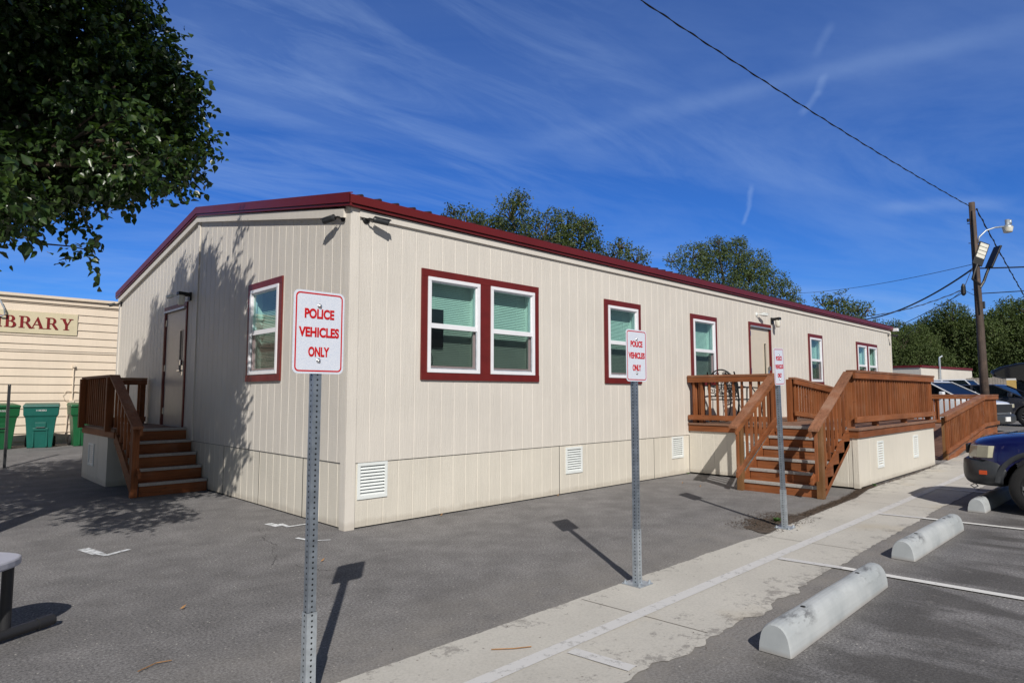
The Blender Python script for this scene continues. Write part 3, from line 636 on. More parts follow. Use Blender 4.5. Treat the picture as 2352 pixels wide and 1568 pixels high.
def bullet_cam(base, nrm, aim, lab, mat='camgrey', L_=.17, r=.034):
    base = Vector(base); nrm = Vector(nrm); aim = Vector(aim).normalized()
    t = thing('security_camera', tuple(base), lab, 'camera', 'security cameras on the office walls')
    q = nrm.to_track_quat('Z', 'Y')
    mb = MB(); mb.tube([base + nrm * .001, base + nrm * .012, base + nrm * .022], [.045, .045, .03], 20); mb.build('mount_plate', 'black' if mat == 'camgrey' else mat, t, smooth=False)
    j = base + nrm * .075; MB().tube([base + nrm * .02, base + nrm * .05, j, j + aim * .05], .011, 10).build('arm', 'black' if mat == 'camgrey' else mat, t)
    b0 = j + aim * .045; b1 = b0 + aim * L_
    MB().tube([b0 - aim * .004, b0, b0 + aim * .02, b1 - aim * .01, b1], [.01, r * .8, r, r * 1.02, r * .98], 20).build('camera_body', mat, t, smooth=False)
    sd = aim.cross(Vector((0, 0, 1))).normalized(); up = sd.cross(aim)
    mb = MB()
    for a in range(-4, 4):
        t0, t1 = a * .3, (a + 1) * .3
        P0 = lambda tt, e: e + (sd * math.sin(tt) + up * math.cos(tt)) * (r * 1.16)
        mb.quad(P0(t0, b0 + aim * .01), P0(t1, b0 + aim * .01), P0(t1, b1 + aim * .025), P0(t0, b1 + aim * .025))
    so = mb.build('sun_shield', mat, t, smooth=True); sm = so.modifiers.new('solid', 'SOLIDIFY'); sm.thickness = .003
    MB().tube([b1 + aim * .0005, b1 + aim * .002], r * .85, 20).build('camera_lens', 'black', t)
bullet_cam((.0, .17, 3.40), (-1, 0, 0), (-.25, 1, -.10), 'dark bullet camera under the eave on the end wall near the corner')
bullet_cam((.18, .0, 3.38), (0, -1, 0), (1, -.3, -.10), 'grey bullet camera under the eave on the long wall near the corner')
bullet_cam((L - .25, .0, 3.32), (0, -1, 0), (-.3, -1, -.2), 'tiny bullet camera under the eave at the far end of the long wall')
bullet_cam((.0, 5.66, 3.13), (-1, 0, 0), (-.3, .9, -.12), 'small pale bullet camera above the shaded end door', 'ventwhite', .14, .028)
bullet_cam((.0, 9.42, 3.36), (-1, 0, 0), (-1, .5, -.3), 'dark bullet camera at the far left corner of the end wall', 'camgrey', .12, .03)
bullet_cam((9.95, .0, 3.17), (0, -1, 0), (1, -.4, -.05), 'white bullet camera above the beige door of the long wall', 'ventwhite', .16, .034)
def wall_light(p, nrm, side, lab):
    p = Vector(p); nrm = Vector(nrm); side = Vector(side)
    t = thing('wall_light', tuple(p), lab, 'wall light', 'jar lights beside the office doors'); up = Vector((0, 0, 1))
    mb = MB(); mb.beam(p + nrm * .001 + up * -.0, p + nrm * .03, .12, .14); mb.beam(p + nrm * .03 + up * .03, p + nrm * .20 + up * .04, .12, .055); mb.build('housing', 'black', t, bevel=.006)
    c = p + nrm * .14; mb = MB(); mb.lathe([(0, -.155), (.042, -.15), (.052, -.12), (.052, -.0), (.048, .02)], c, 18); mb.build('jar_glass', 'lampglass', t, smooth=True)
wall_light((10.72, 0, 3.09), (0, -1, 0), (1, 0, 0), 'black wall light with frosted jar right of the beige door')
wall_light((0, 5.10, 3.05), (-1, 0, 0), (0, 1, 0), 'black wall light with frosted jar beside the shaded end door')

# ------------------------------------------------------------------ decks
def railing(parent, p, q, z0, z1, mat_h, zr0=None, posts=(), nb=8, cap=.14, lowgap=.12, capover=(0, 0), balh=None, name='railing', post_z=None, postmat='wz', drop=.0, lowdrop=.10, face=1):
    """p, q: (x, y) ends; z0, z1: height of the cap's top at p and q; the floor below follows at z-0.86"""
    p = Vector((p[0], p[1], z0)); q = Vector((q[0], q[1], z1)); d = q - p; dh = Vector((d.x, d.y, 0)); Lh = dh.length; u = dh.normalized(); sd = Vector((u.y, -u.x, 0)) * face
    lo = balh or .66
    mb = MB(); mb.slant(p - d.normalized() * capover[0] - Vector((0, 0, .019)), q + d.normalized() * capover[1] - Vector((0, 0, .019)), cap, .038); r = mb.build(name, 'cap' + mat_h[1], parent, bevel=.004)
    MB().slant(p - Vector((0, 0, .085)) + sd * .045, q - Vector((0, 0, .085)) + sd * .045, .036, .088).build('top_rail', mat_h, r, bevel=.003)
    MB().slant(p - Vector((0, 0, lo + lowdrop)) + sd * .045, q - Vector((0, 0, lo + lowdrop)) + sd * .045, .036, .088).build('bottom_rail', mat_h, r, bevel=.003)
    for k in range(nb):
        t = (k + .7) / (nb + .4); c = p + d * t
        MB().beam(c - Vector((0, 0, .045)) + sd * .010, c - Vector((0, 0, lo + lowdrop + .06)) + sd * .010, .034, .034, up=u).build('baluster', 'wz', r)
    for (t, zb) in posts:
        c = p + d * t; MB().beam(Vector((c.x, c.y, zb)) - sd * .055, Vector((c.x, c.y, c.z - .04)) - sd * .055, .088, .088, up=u).build('post', postmat, r, bevel=.003)
    return r
DZ = .92
X0, X1, Y1 = 7.0, 11.62, -2.87
deck = thing('entrance_deck', (X0, 0, 0), 'reddish stained timber deck with stairs at the beige door, on cream skirting', 'deck')
mb = MB(); grooved(mb, lambda a, d, z: (X0 + .03 + d, a, z), Y1 + .05, -.001, .03, lambda a: DZ - .12, [(-1.42 + .03, -1.04, .31, .62)], start=Y1 + .05 + .12, pitch=.245); mb.build('skirting', 'skirt', deck)
mb = MB(); grooved(mb, lambda a, d, z: (a, Y1 + .03 + d, z), X0 + .05, X1 - .03, .03, lambda a: DZ - .12, [], start=X0 + .6, pitch=4.0); mb.build('skirting', 'skirt', deck)
MB().box(X0 + .022, X0 + .10, Y1 + .022, Y1 + .10, .02, DZ - .147).build('corner_board', 'skirt', deck)
MB().quad((X1 - .03, Y1 + .03, .03), (X1 - .03, -.9, .03), (X1 - .03, -.9, DZ - .12), (X1 - .03, Y1 + .03, DZ - .12)).build('skirting', 'skirt', deck)
vent(-1.42, -1.04, .29, .64, lambda A, D, Z: (X0 + .03 - D, A, Z), deck)
vent(7.95, 8.27, .25, .68, lambda A, D, Z: (A, Y1 + .03 - D, Z), deck); vent(10.05, 10.37, .27, .68, lambda A, D, Z: (A, Y1 + .03 - D, Z), deck)
mb = MB(); x = X0 - .02; k = 0
while x < X1 + .02:
    mb.box(x, min(x + .136, X1 + .03), Y1 - .02, -.004, DZ - .034 + .001 * (k % 2), DZ + .001 * (k % 2)); x += .142; k += 1
mb.build('floor_board', 'deckb', deck, bevel=.003)
mb = MB(); mb.box(X0 - .001, X0 + .028, Y1, -.004, DZ - .145, DZ - .036); mb.build('rim_joist', 'wy', deck); MB().box(X0 + .03, X1, Y1, Y1 + .028, DZ - .145, DZ - .036).build('rim_joist', 'wx', deck)
# stairs: six risers of 0.155
SY0, SY1 = -1.62, -2.70
st = thing('tmp', (0, 0, 0), None, None); bpy.data.objects.remove(st)
stair = None
NR, RUN, RISE = 6, .238, DZ / 6
def part_empty(name, parent):
    o = bpy.data.objects.new(name, None); COL.objects.link(o); o.parent = parent; ORG[o.name] = ORG[parent.name]; return o
stair = part_empty('staircase', deck)
for s_y in (SY0 + .02, SY1 - .02, (SY0 + SY1) / 2):     # stringers cut under the treads
    poly = [(X0, DZ - .04)]
    for k in range(1, NR): zt = DZ - RISE * k - .038; poly += [(X0 - RUN * (k - 1), zt), (X0 - RUN * k, zt)]
    poly += [(X0 - RUN * 5, .004), (X0 - RUN * 5 + .16, .004), (X0, DZ - RISE - .13)]
    MB().prism(poly, lambda a, b, t, s=s_y: (a, s + t, b), -.019, .019).build('stringer', 'wx', stair)
for k in range(NR):
    zt = DZ - RISE * k; xf = X0 - RUN * k
    MB().box(xf - .004, xf - .024, SY1, SY0, zt - RISE + .0, zt - .040).build('riser', 'wy', stair, bevel=.002)
    if k > 0: MB().box(xf - .035, xf + RUN - .006, SY1 - .01, SY0 + .01, zt - .038, zt - .001).build('tread', 'wy', stair, bevel=.004)
    MB().box(xf - .040, xf + .02, SY1 - .012, SY0 + .012, zt - .036, zt + .006).build('nosing', 'nosing', stair, bevel=.004)
RT = DZ + .86
r1 = railing(deck, (X0 + .03, -.02), (X0 + .03, SY0 + .02), RT, RT, 'wy', nb=10, posts=((.06, DZ - .1), (.14, DZ - .1), (.96, DZ - .1)), face=1)
MB().beam((X0 - .01, SY0 + .02, DZ - .10), (X0 - .01, SY0 + .02, RT - .04), .088, .088, up=(1, 0, 0)).build('post', 'wz', r1, bevel=.003)
def stair_rail(y, face):
    p = (5.55, y); q = (X0 + .04, y); zp, zq = .965, RT + .01
    r = railing(deck, p, q, zp, zq, 'wx', nb=9, posts=(), face=face, balh=.60, name='stair_railing', cap=.14, lowdrop=.12)
    MB().beam((5.76, y - .0, .0), (5.76, y - .0, 1.06), .088, .088, up=(1, 0, 0)).build('post', 'wgreen', r, bevel=.003)
    return r
stair_rail(SY0 + .03, 1); stair_rail(SY1 - .05, -1)
mb = MB(); mb.slant((5.80, SY1 - .02, .10), (X0 + .02, SY1 - .02, DZ - .10), .038, .22); mb.build('stringer', 'wx', deck)
mb = MB(); mb.slant((5.80, SY0 + .025, .10), (X0 + .02, SY0 + .025, DZ - .10), .03, .18); mb.build('stringer', 'wx', deck)
railing(deck, (X0 + .02, Y1 + .08), (X1 + .02, Y1 + .05), RT + .03, RT + .03, 'wx', nb=34, posts=((.02, DZ - .02), (.27, DZ - .02), (.62, DZ - .02), (.98, DZ - .02)), face=1, capover=(0, .03))
railing(deck, (X1, -1.15), (X1, Y1 + .05), RT, RT, 'wy', nb=10, posts=((.02, DZ),), face=-1)

# the ramp: upper run along the wall, landing, lower run back towards the stairs
ramp_o = thing('wheelchair_ramp', (12.2, Y1, 0), 'reddish timber access ramp with slatted railings beyond the deck', 'ramp')
LZ = .60; RX0, RX1, RX2 = 12.45, 16.4, 18.2; YI = -1.32
def rampfloor(nm, x0, x1, z0, z1, ya, yb, par, mat='deckb'):
    mb = MB(); n_ = max(1, int(abs(x1 - x0) / .142))
    for k in range(n_):
        a = x0 + (x1 - x0) * k / n_; b = x0 + (x1 - x0) * (k + .955) / n_; za = z0 + (z1 - z0) * k / n_; zb = z0 + (z1 - z0) * (k + .955) / n_
        mb.add([(a, ya, za), (b, ya, zb), (b, yb, zb), (a, yb, za), (a, ya, za - .034), (b, ya, zb - .034), (b, yb, zb - .034), (a, yb, za - .034)], [(0, 1, 2, 3), (7, 6, 5, 4), (0, 4, 5, 1), (1, 5, 6, 2), (2, 6, 7, 3), (3, 7, 4, 0)])
    return mb.build(nm, mat, par)
rampfloor('ramp_board', RX0, RX1, gz(RX0, -2) + .02, LZ, Y1, YI - .05, ramp_o); rampfloor('landing_board', RX1, RX2, LZ, LZ, Y1, -.1, ramp_o)
rampfloor('ramp_board', X1 + .05, RX1, DZ - .02, LZ + .0, YI + .05, -.1, ramp_o)
MB().slant((RX0, Y1, .03), (RX1, Y1, LZ - .09), .036, .11).build('rim_joist', 'wx', ramp_o); MB().box(RX1, RX2, Y1 - .018, Y1 + .018, LZ - .2, LZ - .035).build('rim_joist', 'wx', ramp_o); MB().box(RX2 - .018, RX2 + .018, Y1 + .02, -.1, LZ - .2, LZ - .035).build('rim_joist', 'wy', ramp_o)
r = railing(ramp_o, (RX0 - .25, Y1 - .02), (RX1, Y1 - .02), 1.01, LZ + .83, 'wx', nb=26, posts=(), face=1)
for x, zt in ((RX0 + .05, 1.0), (14.7, 1.2), (16.4, 1.4)): MB().beam((x, Y1 + .03, gz(x, -2.8)), (x, Y1 + .03, zt - .05), .088, .088, up=(1, 0, 0)).build('post', 'wgreen', r, bevel=.003)
r = railing(ramp_o, (RX1, Y1 - .02), (RX2, Y1 - .02), LZ + .83, LZ + .83, 'wx', nb=9, posts=(), face=1)
MB().beam((RX2 - .05, Y1 + .03, .15), (RX2 - .05, Y1 + .03, LZ + .8), .088, .088, up=(1, 0, 0)).build('post', 'wgreen', r, bevel=.003)
railing(ramp_o, (RX2, Y1), (RX2, -.1), LZ + .83, LZ + .83, 'wy', nb=20, posts=((.5, .2), (.98, .2)), face=-1)
railing(ramp_o, (RX0 - .1, YI), (RX1 + .1, YI), RT - .06, LZ + .85, 'wx', nb=28, posts=((.0, .1), (.33, .1), (.66, .1), (1, .1)), face=1)
# railing that flanks the upper run on the deck itself
railing(deck, (8.75, YI + .12), (X1 - .05, YI + .12), RT - .02, RT - .26, 'wx', nb=22, posts=((.0, DZ), (.06, DZ), (.5, DZ - .1), (1, DZ - .2)), face=1, balh=.58)

# side deck on the end wall
sd_ = thing('side_deck', (0, 7.2, 0), 'small dark stained timber landing and stairs at the shaded end door', 'deck')
DL = .90; YB, YF = 7.2, 5.5; XD = -1.02; SYE = 5.05
mb = MB(); grooved(mb, lambda a, d, z: (XD + .02 + d, a, z), YF, YB - .02, -.0, lambda a: DL - .13, [], start=YF + .6, pitch=3); mb.build('skirting', 'skirt', sd_)
mb = MB(); mb.quad((XD + .02, YF, 0), (-.001, YF, 0), (-.001, YF, DL - .13), (XD + .02, YF, DL - .13)); mb.build('skirting', 'skirt', sd_)
MB().quad((XD + .02, YB, 0), (0, YB, 0), (0, YB, DL - .13), (XD + .02, YB, DL - .13)).build('skirting', 'skirt', sd_)
vent(6.35, 6.72, .25, .62, lambda A, D, Z: (XD + .02 - D, A, Z), sd_)
mb = MB(); y = SYE
while y < YB:
    mb.box(XD, -.004, y, min(y + .136, YB), DL - .034, DL); y += .142
mb.build('floor_board', 'deckb', sd_, bevel=.003)
MB().box(XD - .004, XD + .02, SYE, YB, DL - .13, DL - .035).build('rim_joist', 'wy', sd_)
N5, RN, RS = 5, .25, DL / 5
st_ = None
st_ = part_empty('staircase', sd_)
for s_x in (XD + .06, -.04):
    poly = [(SYE, DL - .04)]
    for k in range(1, N5): zt = DL - RS * k - .038; poly += [(SYE - RN * (k - 1), zt), (SYE - RN * k, zt)]
    poly += [(SYE - RN * 4, .004), (SYE - RN * 4 + .16, .004), (SYE, DL - RS - .13)]
    MB().prism(poly, lambda a, b, t, s=s_x: (s + t, a, b), -.019, .019).build('stringer', 'wy', st_)
for k in range(N5):
    zt = DL - RS * k; yf = SYE - RN * k
    MB().box(XD + .10, -.006, yf - .004, yf - .024, zt - RS, zt - .04).build('riser', 'wx', st_, bevel=.002)
    if k: MB().box(XD + .09, -.006, yf - .035, yf + RN - .006, zt - .038, zt - .001).build('tread', 'wx', st_, bevel=.004)
    MB().box(XD + .09, -.005, yf - .040, yf + .02, zt - .036, zt + .006).build('nosing', 'nosing', st_, bevel=.004)
railing(sd_, (XD + .02, YB), (XD + .02, SYE + .2), RT - .04, RT - .04, 'wy', nb=14, posts=((.03, DL - .04), (.97, DL - .04)), face=-1)
r = railing(sd_, (XD + .02, SYE + .22), (XD + .02, 3.88), RT - .04, .99, 'wy', nb=7, posts=(), face=-1, balh=.58, name='stair_railing')
MB().beam((XD + .03, 4.02, 0), (XD + .03, 4.02, 1.04), .088, .088, up=(0, 1, 0)).build('post', 'wz', r, bevel=.003)
railing(sd_, (XD + .02, YB - .02), (-.05, YB - .02), RT - .04, RT - .04, 'wx', nb=5, posts=((.95, .86),), face=1)
MB().slant((XD + .03, 4.05, .12), (XD + .03, SYE + .05, DL - .1), .036, .2).build('stringer', 'wy', sd_)

# ------------------------------------------------------------------ signs
def perf_tube(mb, cx, cy, z0, z1, w, pitch=.0254, hr=.0052):
    n_ = int((z1 - z0) / pitch)
    for fi, (nx, ny) in enumerate(((0, -1), (-1, 0), (0, 1), (1, 0))):
        tx, ty = -ny, nx
        def P(a, z): return (cx + nx * w / 2 + tx * a, cy + ny * w / 2 + ty * a, z)
        for k in range(n_):
            za = z0 + k * pitch; zc = za + pitch / 2; zb = za + pitch
            ou = [(-w / 2, za), (0, za), (w / 2, za), (w / 2, zc), (w / 2, zb), (0, zb), (-w / 2, zb), (-w / 2, zc)]
            inn = [(hr * math.cos(R(225 + 45 * i)), zc + hr * math.sin(R(225 + 45 * i))) for i in range(8)]
            mb.add([P(a, z) for a, z in ou] + [P(a, z) for a, z in inn], [(i, (i + 1) % 8, (i + 1) % 8 + 8, i + 8) for i in range(8)])
def rrect(w, h, r, n=6):
    pts = []
    for cx, cy, a0 in ((w / 2 - r, h / 2 - r, 0), (-w / 2 + r, h / 2 - r, 90), (-w / 2 + r, -h / 2 + r, 180), (w / 2 - r, -h / 2 + r, 270)):
        for k in range(n + 1): a = R(a0 + 90 * k / n); pts.append((cx + r * math.cos(a), cy + r * math.sin(a)))
    return pts
def make_sign(label):
    t = thing('parking_sign', (0, 0, 0), label, 'sign', 'police parking signs on perforated posts')
    pw = .042
    mb = MB(); perf_tube(mb, 0, 0, .40, 1.92, pw); p = mb.build('post', 'galv', t); MB().box(-pw / 2 + .002, pw / 2 - .002, -pw / 2 + .002, pw / 2 - .002, .41, 1.90).build('post_dark_fill', 'black', p)  # black box paints the shade inside the hollow perforated post
    mb = MB(); perf_tube(mb, 0, 0, .006, .42, pw + .009); p2 = mb.build('anchor_sleeve', 'galv2', t); MB().box(-pw / 2, pw / 2, -pw / 2, pw / 2, .008, .41).build('sleeve_dark_fill', 'black', p2)  # black fill stands for the shaded hollow of the sleeve
    b = MB().box(-.085, .085, -.085, .085, .001, .009).build('base_plate', 'galv2', t, bevel=.001)
    mb = MB()
    for x in (-.065, .065):
        for y in (-.065, .065): mb.lathe([(0, .03), (.008, .03), (.008, .018), (.014, .018), (.014, .009)], (x, y, 0), 6)
    mb.build('anchor_bolt', 'galv2', b)
    w, h = .268, .402; zc = 1.735; yf = -pw / 2 - .004
    f = lambda a, b_, t_: (a, yf + t_, zc + b_)
    pl = MB().prism(rrect(w, h, .028), f, -.0015, .0015).build('sign_panel', 'signwhite', t)
    ou = rrect(w - .020, h - .020, .022); inn = rrect(w - .034, h - .034, .016); n_ = len(ou)
    mb = MB(); mb.add([f(a, b_, -.0022) for a, b_ in ou] + [f(a, b_, -.0022) for a, b_ in inn], [(i, (i + 1) % n_, (i + 1) % n_ + n_, i + n_) for i in range(n_)]); mb.build('sign_border', 'signred', pl)
    for body, z, wd in (('POLICE', zc + .066, .156), ('VEHICLES', zc - .024, .212), ('ONLY', zc - .119, .110)):
        vs, fs = text_mesh(body, .066, 1, bold=.0025); x0 = min(v[0] for v in vs); x1 = max(v[0] for v in vs); k = wd / (x1 - x0); hh = max(v[1] for v in vs) - min(v[1] for v in vs); y0 = min(v[1] for v in vs)
        MB().add([((v[0] - (x0 + x1) / 2) * k, yf - .0028 - v[2], z + (v[1] - y0) * .048 / hh) for v in vs], fs).build('lettering', 'signred', pl)
    mb = MB()
    for z in (zc + .128, zc - .138): mb.lathe([(.0, -.009), (.006, -.0075), (.0095, -.003), (.0095, -.0), (.012, -.0)], (0, yf - .002, z), 16, axis='y')
    mb.build('bolt', 'steel', pl, smooth=True)
    return t
s1 = make_sign('nearest police vehicles only sign, tall in front of the building corner'); s1.location = (-2.075, -3.262, .004)
s2 = copy_tree(s1); s2['label'] = 'police vehicles only sign between the nearest sign and the stairs, before the single window'; s2.location = (.605, -3.262, .004); s2.rotation_euler = (0, 0, R(-1))
s3 = copy_tree(s1); s3['label'] = 'farthest police vehicles only sign, leaning slightly before the wooden stairs'; s3.location = (3.455, -3.20, .004); s3.rotation_euler = (0, R(-2.4), R(1.5))
lp = thing('bare_post', (-1.88, 8.9, gz(-1.88, 8.9)), 'bare perforated metal post standing by the bins at the left edge', 'post')
mb = MB(); perf_tube(mb, -1.88, 8.9, .08, 1.62, .045, .035, .008); mb.build('post', 'cladding', lp); MB().box(-1.898, -1.862, 8.882, 8.918, .08, 1.6).build('post_dark_fill', 'black', lp)  # black box again for the dark hollow seen through the holes

# ------------------------------------------------------------------ wheel stops
def make_stop(label):
    t = thing('wheel_stop', (0, 0, 0), label, 'wheel stop', 'concrete wheel stops at the parking bays')
    prof = [(-.092, 0), (.092, 0), (.088, .052)] + [(.084 * math.copysign(abs(math.cos(R(a))) ** .85, math.cos(R(a))), .056 + .108 * math.sin(R(a))) for a in range(8, 173, 12)] + [(-.088, .052)]
    mb = MB(); n_ = len(prof); xs_ = [0, .012, .03] + list(np.linspace(.15, 1.71, 14)) + [1.83, 1.848, 1.86]; V = []
    for x in xs_:
        k = .95 if x in (0, 1.86) else .985 if x in (.012, 1.848) else 1
        V += [(x, a * k, b * k + (.0 if b < .01 else .0018 * math.sin(x * 9))) for a, b in prof]
    F = [tuple(range(n_))[::-1], tuple(range((len(xs_) - 1) * n_, len(xs_) * n_))] + [(i * n_ + j, i * n_ + (j + 1) % n_, (i + 1) * n_ + (j + 1) % n_, (i + 1) * n_ + j) for i in range(len(xs_) - 1) for j in range(n_)]
    mb.add(V, F); b = mb.build('concrete_block', 'stop', t)
    for x in (.42, 1.44): MB().lathe([(0, .003), (.013, .003), (.016, 0)], (x, -.004, .1635), 10).build('anchor_hole', 'dark', b)
    return t
w1_ = make_stop('nearest concrete wheel stop with black tyre scuffs at both ends'); w1_.location = (.03, -4.56, .004); w1_.rotation_euler = (0, 0, R(.9))
w2_ = copy_tree(w1_); w2_['label'] = 'middle concrete wheel stop, second bay, scuffed on top'; w2_.location = (2.84, -4.475, .004); w2_.rotation_euler = (0, 0, R(-.5))
w3_ = copy_tree(w1_); w3_['label'] = 'concrete wheel stop in the shade under the blue car'; w3_.location = (6.03, -4.46, .004); w3_.rotation_euler = (0, 0, R(-1.2))

# ------------------------------------------------------------------ vehicles (local: x forward, y left, z up)
def loft(stations, mat_name, part, parent, sub=1):
    mb = MB(); V = []; n_ = 0
    for (x, hw, zb, zs, zt, tw) in stations:
        half = [(hw * .72, zb), (hw * .95, zb + .05), (hw, zb + .14), (hw, (zb + zs) / 2 + .03), (hw * .975, zs - .06), (hw * .93, zs), (tw, zt - .018), (tw * .55, zt)]
        sec = half + [(-a, b) for a, b in reversed(half)]; n_ = len(sec); V += [(x, a, b) for a, b in sec]
    m = len(stations); F = [tuple(range(n_)), tuple(range((m - 1) * n_, m * n_))[::-1]] + [(i * n_ + j, i * n_ + (j + 1) % n_, (i + 1) * n_ + (j + 1) % n_, (i + 1) * n_ + j) for i in range(m - 1) for j in range(n_)]
    mb.add(V, F); return mb.build(part, mat_name, parent, smooth=True, sub=sub)
def cut_wheels(o, xs_, r, hw):
    mb = MB()
    for x in xs_: 
        for s in (-1, 1): mb.tube([(x, s * (hw + .1), r * .98), (x, s * (hw - .28), r * .98)], r * 1.17, 28)
    c = mb.build('cutter', 'dark', None); bm = bmesh.new(); bm.from_mesh(c.data); bmesh.ops.recalc_face_normals(bm, faces=bm.faces); bm.to_mesh(c.data); bm.free()
    par = o.parent; m = o.modifiers.new('cut', 'BOOLEAN'); m.object = c; m.operation = 'DIFFERENCE'; m.solver = 'EXACT'
    bpy.context.view_layer.update(); dg = bpy.context.evaluated_depsgraph_get(); me = bpy.data.meshes.new_from_object(o.evaluated_get(dg)); o.modifiers.clear(); o.data = me; bpy.data.objects.remove(c)
def wheels(t, xs_, r, hw, rim='steel', nsp=7):
    for x in xs_:
        for s in (-1, 1):
            w = .22; y = s * (hw - w / 2 + .0); c = Vector((x, y, r))
            mb = MB(); mb.lathe([(r * .60, -w / 2 * .9), (r * .93, -w / 2), (r, -w / 2 + .04), (r, w / 2 - .04), (r * .93, w / 2), (r * .60, w / 2 * .9)], c, 36, axis='y'); wo = mb.build('tyre', 'rubber', t, smooth=True)
            yo = s * w / 2 * .55; mb = MB(); mb.lathe([(r * .63, s * w / 2 * .93), (r * .58, s * w / 2 * .93), (r * .56, s * w * .1), (0, s * w * .1)], c, 30, axis='y')
            mb2 = MB()
            for k in range(nsp):
                a = 2 * math.pi * k / nsp; d = Vector((math.cos(a), 0, math.sin(a))); mb2.beam(c + Vector((0, yo + s * .02, 0)) + d * .02, c + Vector((0, yo + s * .035, 0)) + d * r * .57, .045, .03, up=(0, 1, 0))
            mb2.lathe([(.0, s * w / 2 * .85), (.05, s * w / 2 * .8), (.055, s * w / 2 * .4)], c, 14, axis='y')
            mb.build('wheel_well_disc', 'black', wo, smooth=True); mb2.build('rim', rim, wo)
def hand_cabin(t, prof, hw, belt, roofz, glass='carglass', paint='blue', pillars=(), topw=.80):
    """prof: (x_front_base, x_front_top, x_rear_top, x_rear_base)"""
    a, b, c, d = prof
    mb = MB(); V = []
    for (x, z, w) in ((a, belt - .02, hw * .93), (b, roofz - .03, hw * topw), (c, roofz - .03, hw * topw), (d, belt - .02, hw * .93)): V += [(x, -w, z), (x, w, z)]
    mb.add(V, [(0, 1, 3, 2), (4, 5, 7, 6), (0, 2, 4, 6), (1, 7, 5, 3), (2, 3, 5, 4)]); g_ = mb.build('windows', glass, t)
    mb = MB(); w = hw * topw
    P = [(b + .05, -w, roofz - .04), (b + .05, w, roofz - .04), (c - .04, w, roofz - .04), (c - .04, -w, roofz - .04)]
    V = P + [(b - .04, -w * .88, roofz + .015), (b - .04, w * .88, roofz + .015), (c + .06, w * .88, roofz + .015), (c + .06, -w * .88, roofz + .015)]
    mb.add(V, [(0, 1, 2, 3), (7, 6, 5, 4), (0, 4, 5, 1), (1, 5, 6, 2), (2, 6, 7, 3), (3, 7, 4, 0)]); mb.build('car_roof', paint, t, bevel=.02)
    mb = MB()
    for s in (-1, 1):
        A = Vector((a, s * hw * .935, belt - .02)); B = Vector((b, s * w * 1.01, roofz - .02)); C_ = Vector((c, s * w * 1.01, roofz - .02)); D = Vector((d, s * hw * .935, belt - .02))
        MB().beam(A, B, .04, .03, up=(0, s, .3)).build('pillar', paint, t); MB().beam(C_, D, .09, .05, up=(0, s, .3)).build('pillar', paint, t)
        for px in pillars: MB().beam(Vector((px, s * hw * .94, belt - .02)), Vector((px - .03, s * w * 1.01, roofz - .02)), .07, .045, up=(0, s, .3)).build('pillar', paint, t)

suv = thing('blue_suv', (0, 0, 0), 'dark blue car with grey bumper, clouded headlight, nose at the parking bay', 'car')
HW = .86
body = loft([(-.05, .50, .42, .74, .80, .40), (-.10, .66, .36, .80, .86, .50), (-.24, .79, .32, .86, .92, .60), (-.50, .85, .30, .91, .965, .64), (-.95, HW, .28, .955, 1.01, .66), (-1.32, HW, .28, .99, 1.04, .70), (-1.6, HW, .28, 1.0, 1.045, .75), (-2.6, HW, .28, 1.01, 1.05, .75), (-3.6, HW, .30, 1.02, 1.06, .75), (-4.10, .84, .34, 1.01, 1.05, .70), (-4.25, .76, .42, .98, 1.02, .6)], 'blue', 'body', suv, 2)
cut_wheels(body, (-.82, -3.40), .325, HW)
bmp = loft([(.02, .42, .40, .58, .60, .36), (0.0, .58, .33, .62, .635, .52), (-.07, .74, .29, .635, .65, .68), (-.20, .84, .28, .64, .65, .78), (-.40, .875, .28, .62, .635, .82), (-.60, .872, .29, .60, .615, .82)], 'cladding', 'front_bumper', suv, 1)
cut_wheels(bmp, (-.82,), .325, HW)
loft([(-4.15, .875, .30, .62, .635, .80), (-4.32, .80, .32, .62, .635, .7), (-4.36, .6, .36, .6, .61, .5)], 'cladding', 'rear_bumper', suv, 1)
for xw in (-.82, -3.40):      # arch flares
    for s in (-1, 1):
        P = []; mb = MB()
        for k in range(17):
            a = R(6 + 182 * k / 16); P.append((xw + .40 * math.cos(a), .325 + .40 * math.sin(a)))
        for (a0, b0), (a1, b1) in zip(P, P[1:]):
            k0 = 1.13; q0 = (xw + (a0 - xw) * k0, .325 + (b0 - .325) * k0); q1 = (xw + (a1 - xw) * k0, .325 + (b1 - .325) * k0)
            mb.add([(a0, s * (HW + .016), b0), (a1, s * (HW + .016), b1), (q1[0], s * (HW + .006), q1[1]), (q0[0], s * (HW + .006), q0[1]), (a0, s * (HW - .06), b0), (a1, s * (HW - .06), b1)], [(0, 1, 2, 3), (0, 4, 5, 1)])
        mb.build('arch_trim', 'cladding', suv, smooth=True)
for s in (-1, 1): MB().box(-2.98, -1.25, s * (HW + .012), s * (HW - .02), .27, .42).build('sill_trim', 'cladding', suv, bevel=.01)
for s in (-1, 1):
    mb = MB(); Q = [(-.085, .60, .655), (-.115, .60, .800), (-.34, .832, .805), (-.325, .835, .660), (-.20, .765, .655), (-.215, .765, .805)]
    mb.add([(x + .012, s * (y + .012), z) for x, y, z in Q] + [(x - .05, s * (y - .05), z) for x, y, z in Q], [(0, 4, 5, 1), (4, 3, 2, 5), (6, 7, 11, 10), (10, 11, 8, 9), (0, 1, 7, 6), (2, 3, 9, 8), (0, 6, 10, 4), (4, 10, 9, 3), (1, 5, 11, 7), (5, 2, 8, 11)])
    mb.build('headlight', 'lens', suv, bevel=.006); MB().box(-.30, -.22, s * .852, s * .872, .455, .505).build('side_marker', 'orange', suv, bevel=.004)
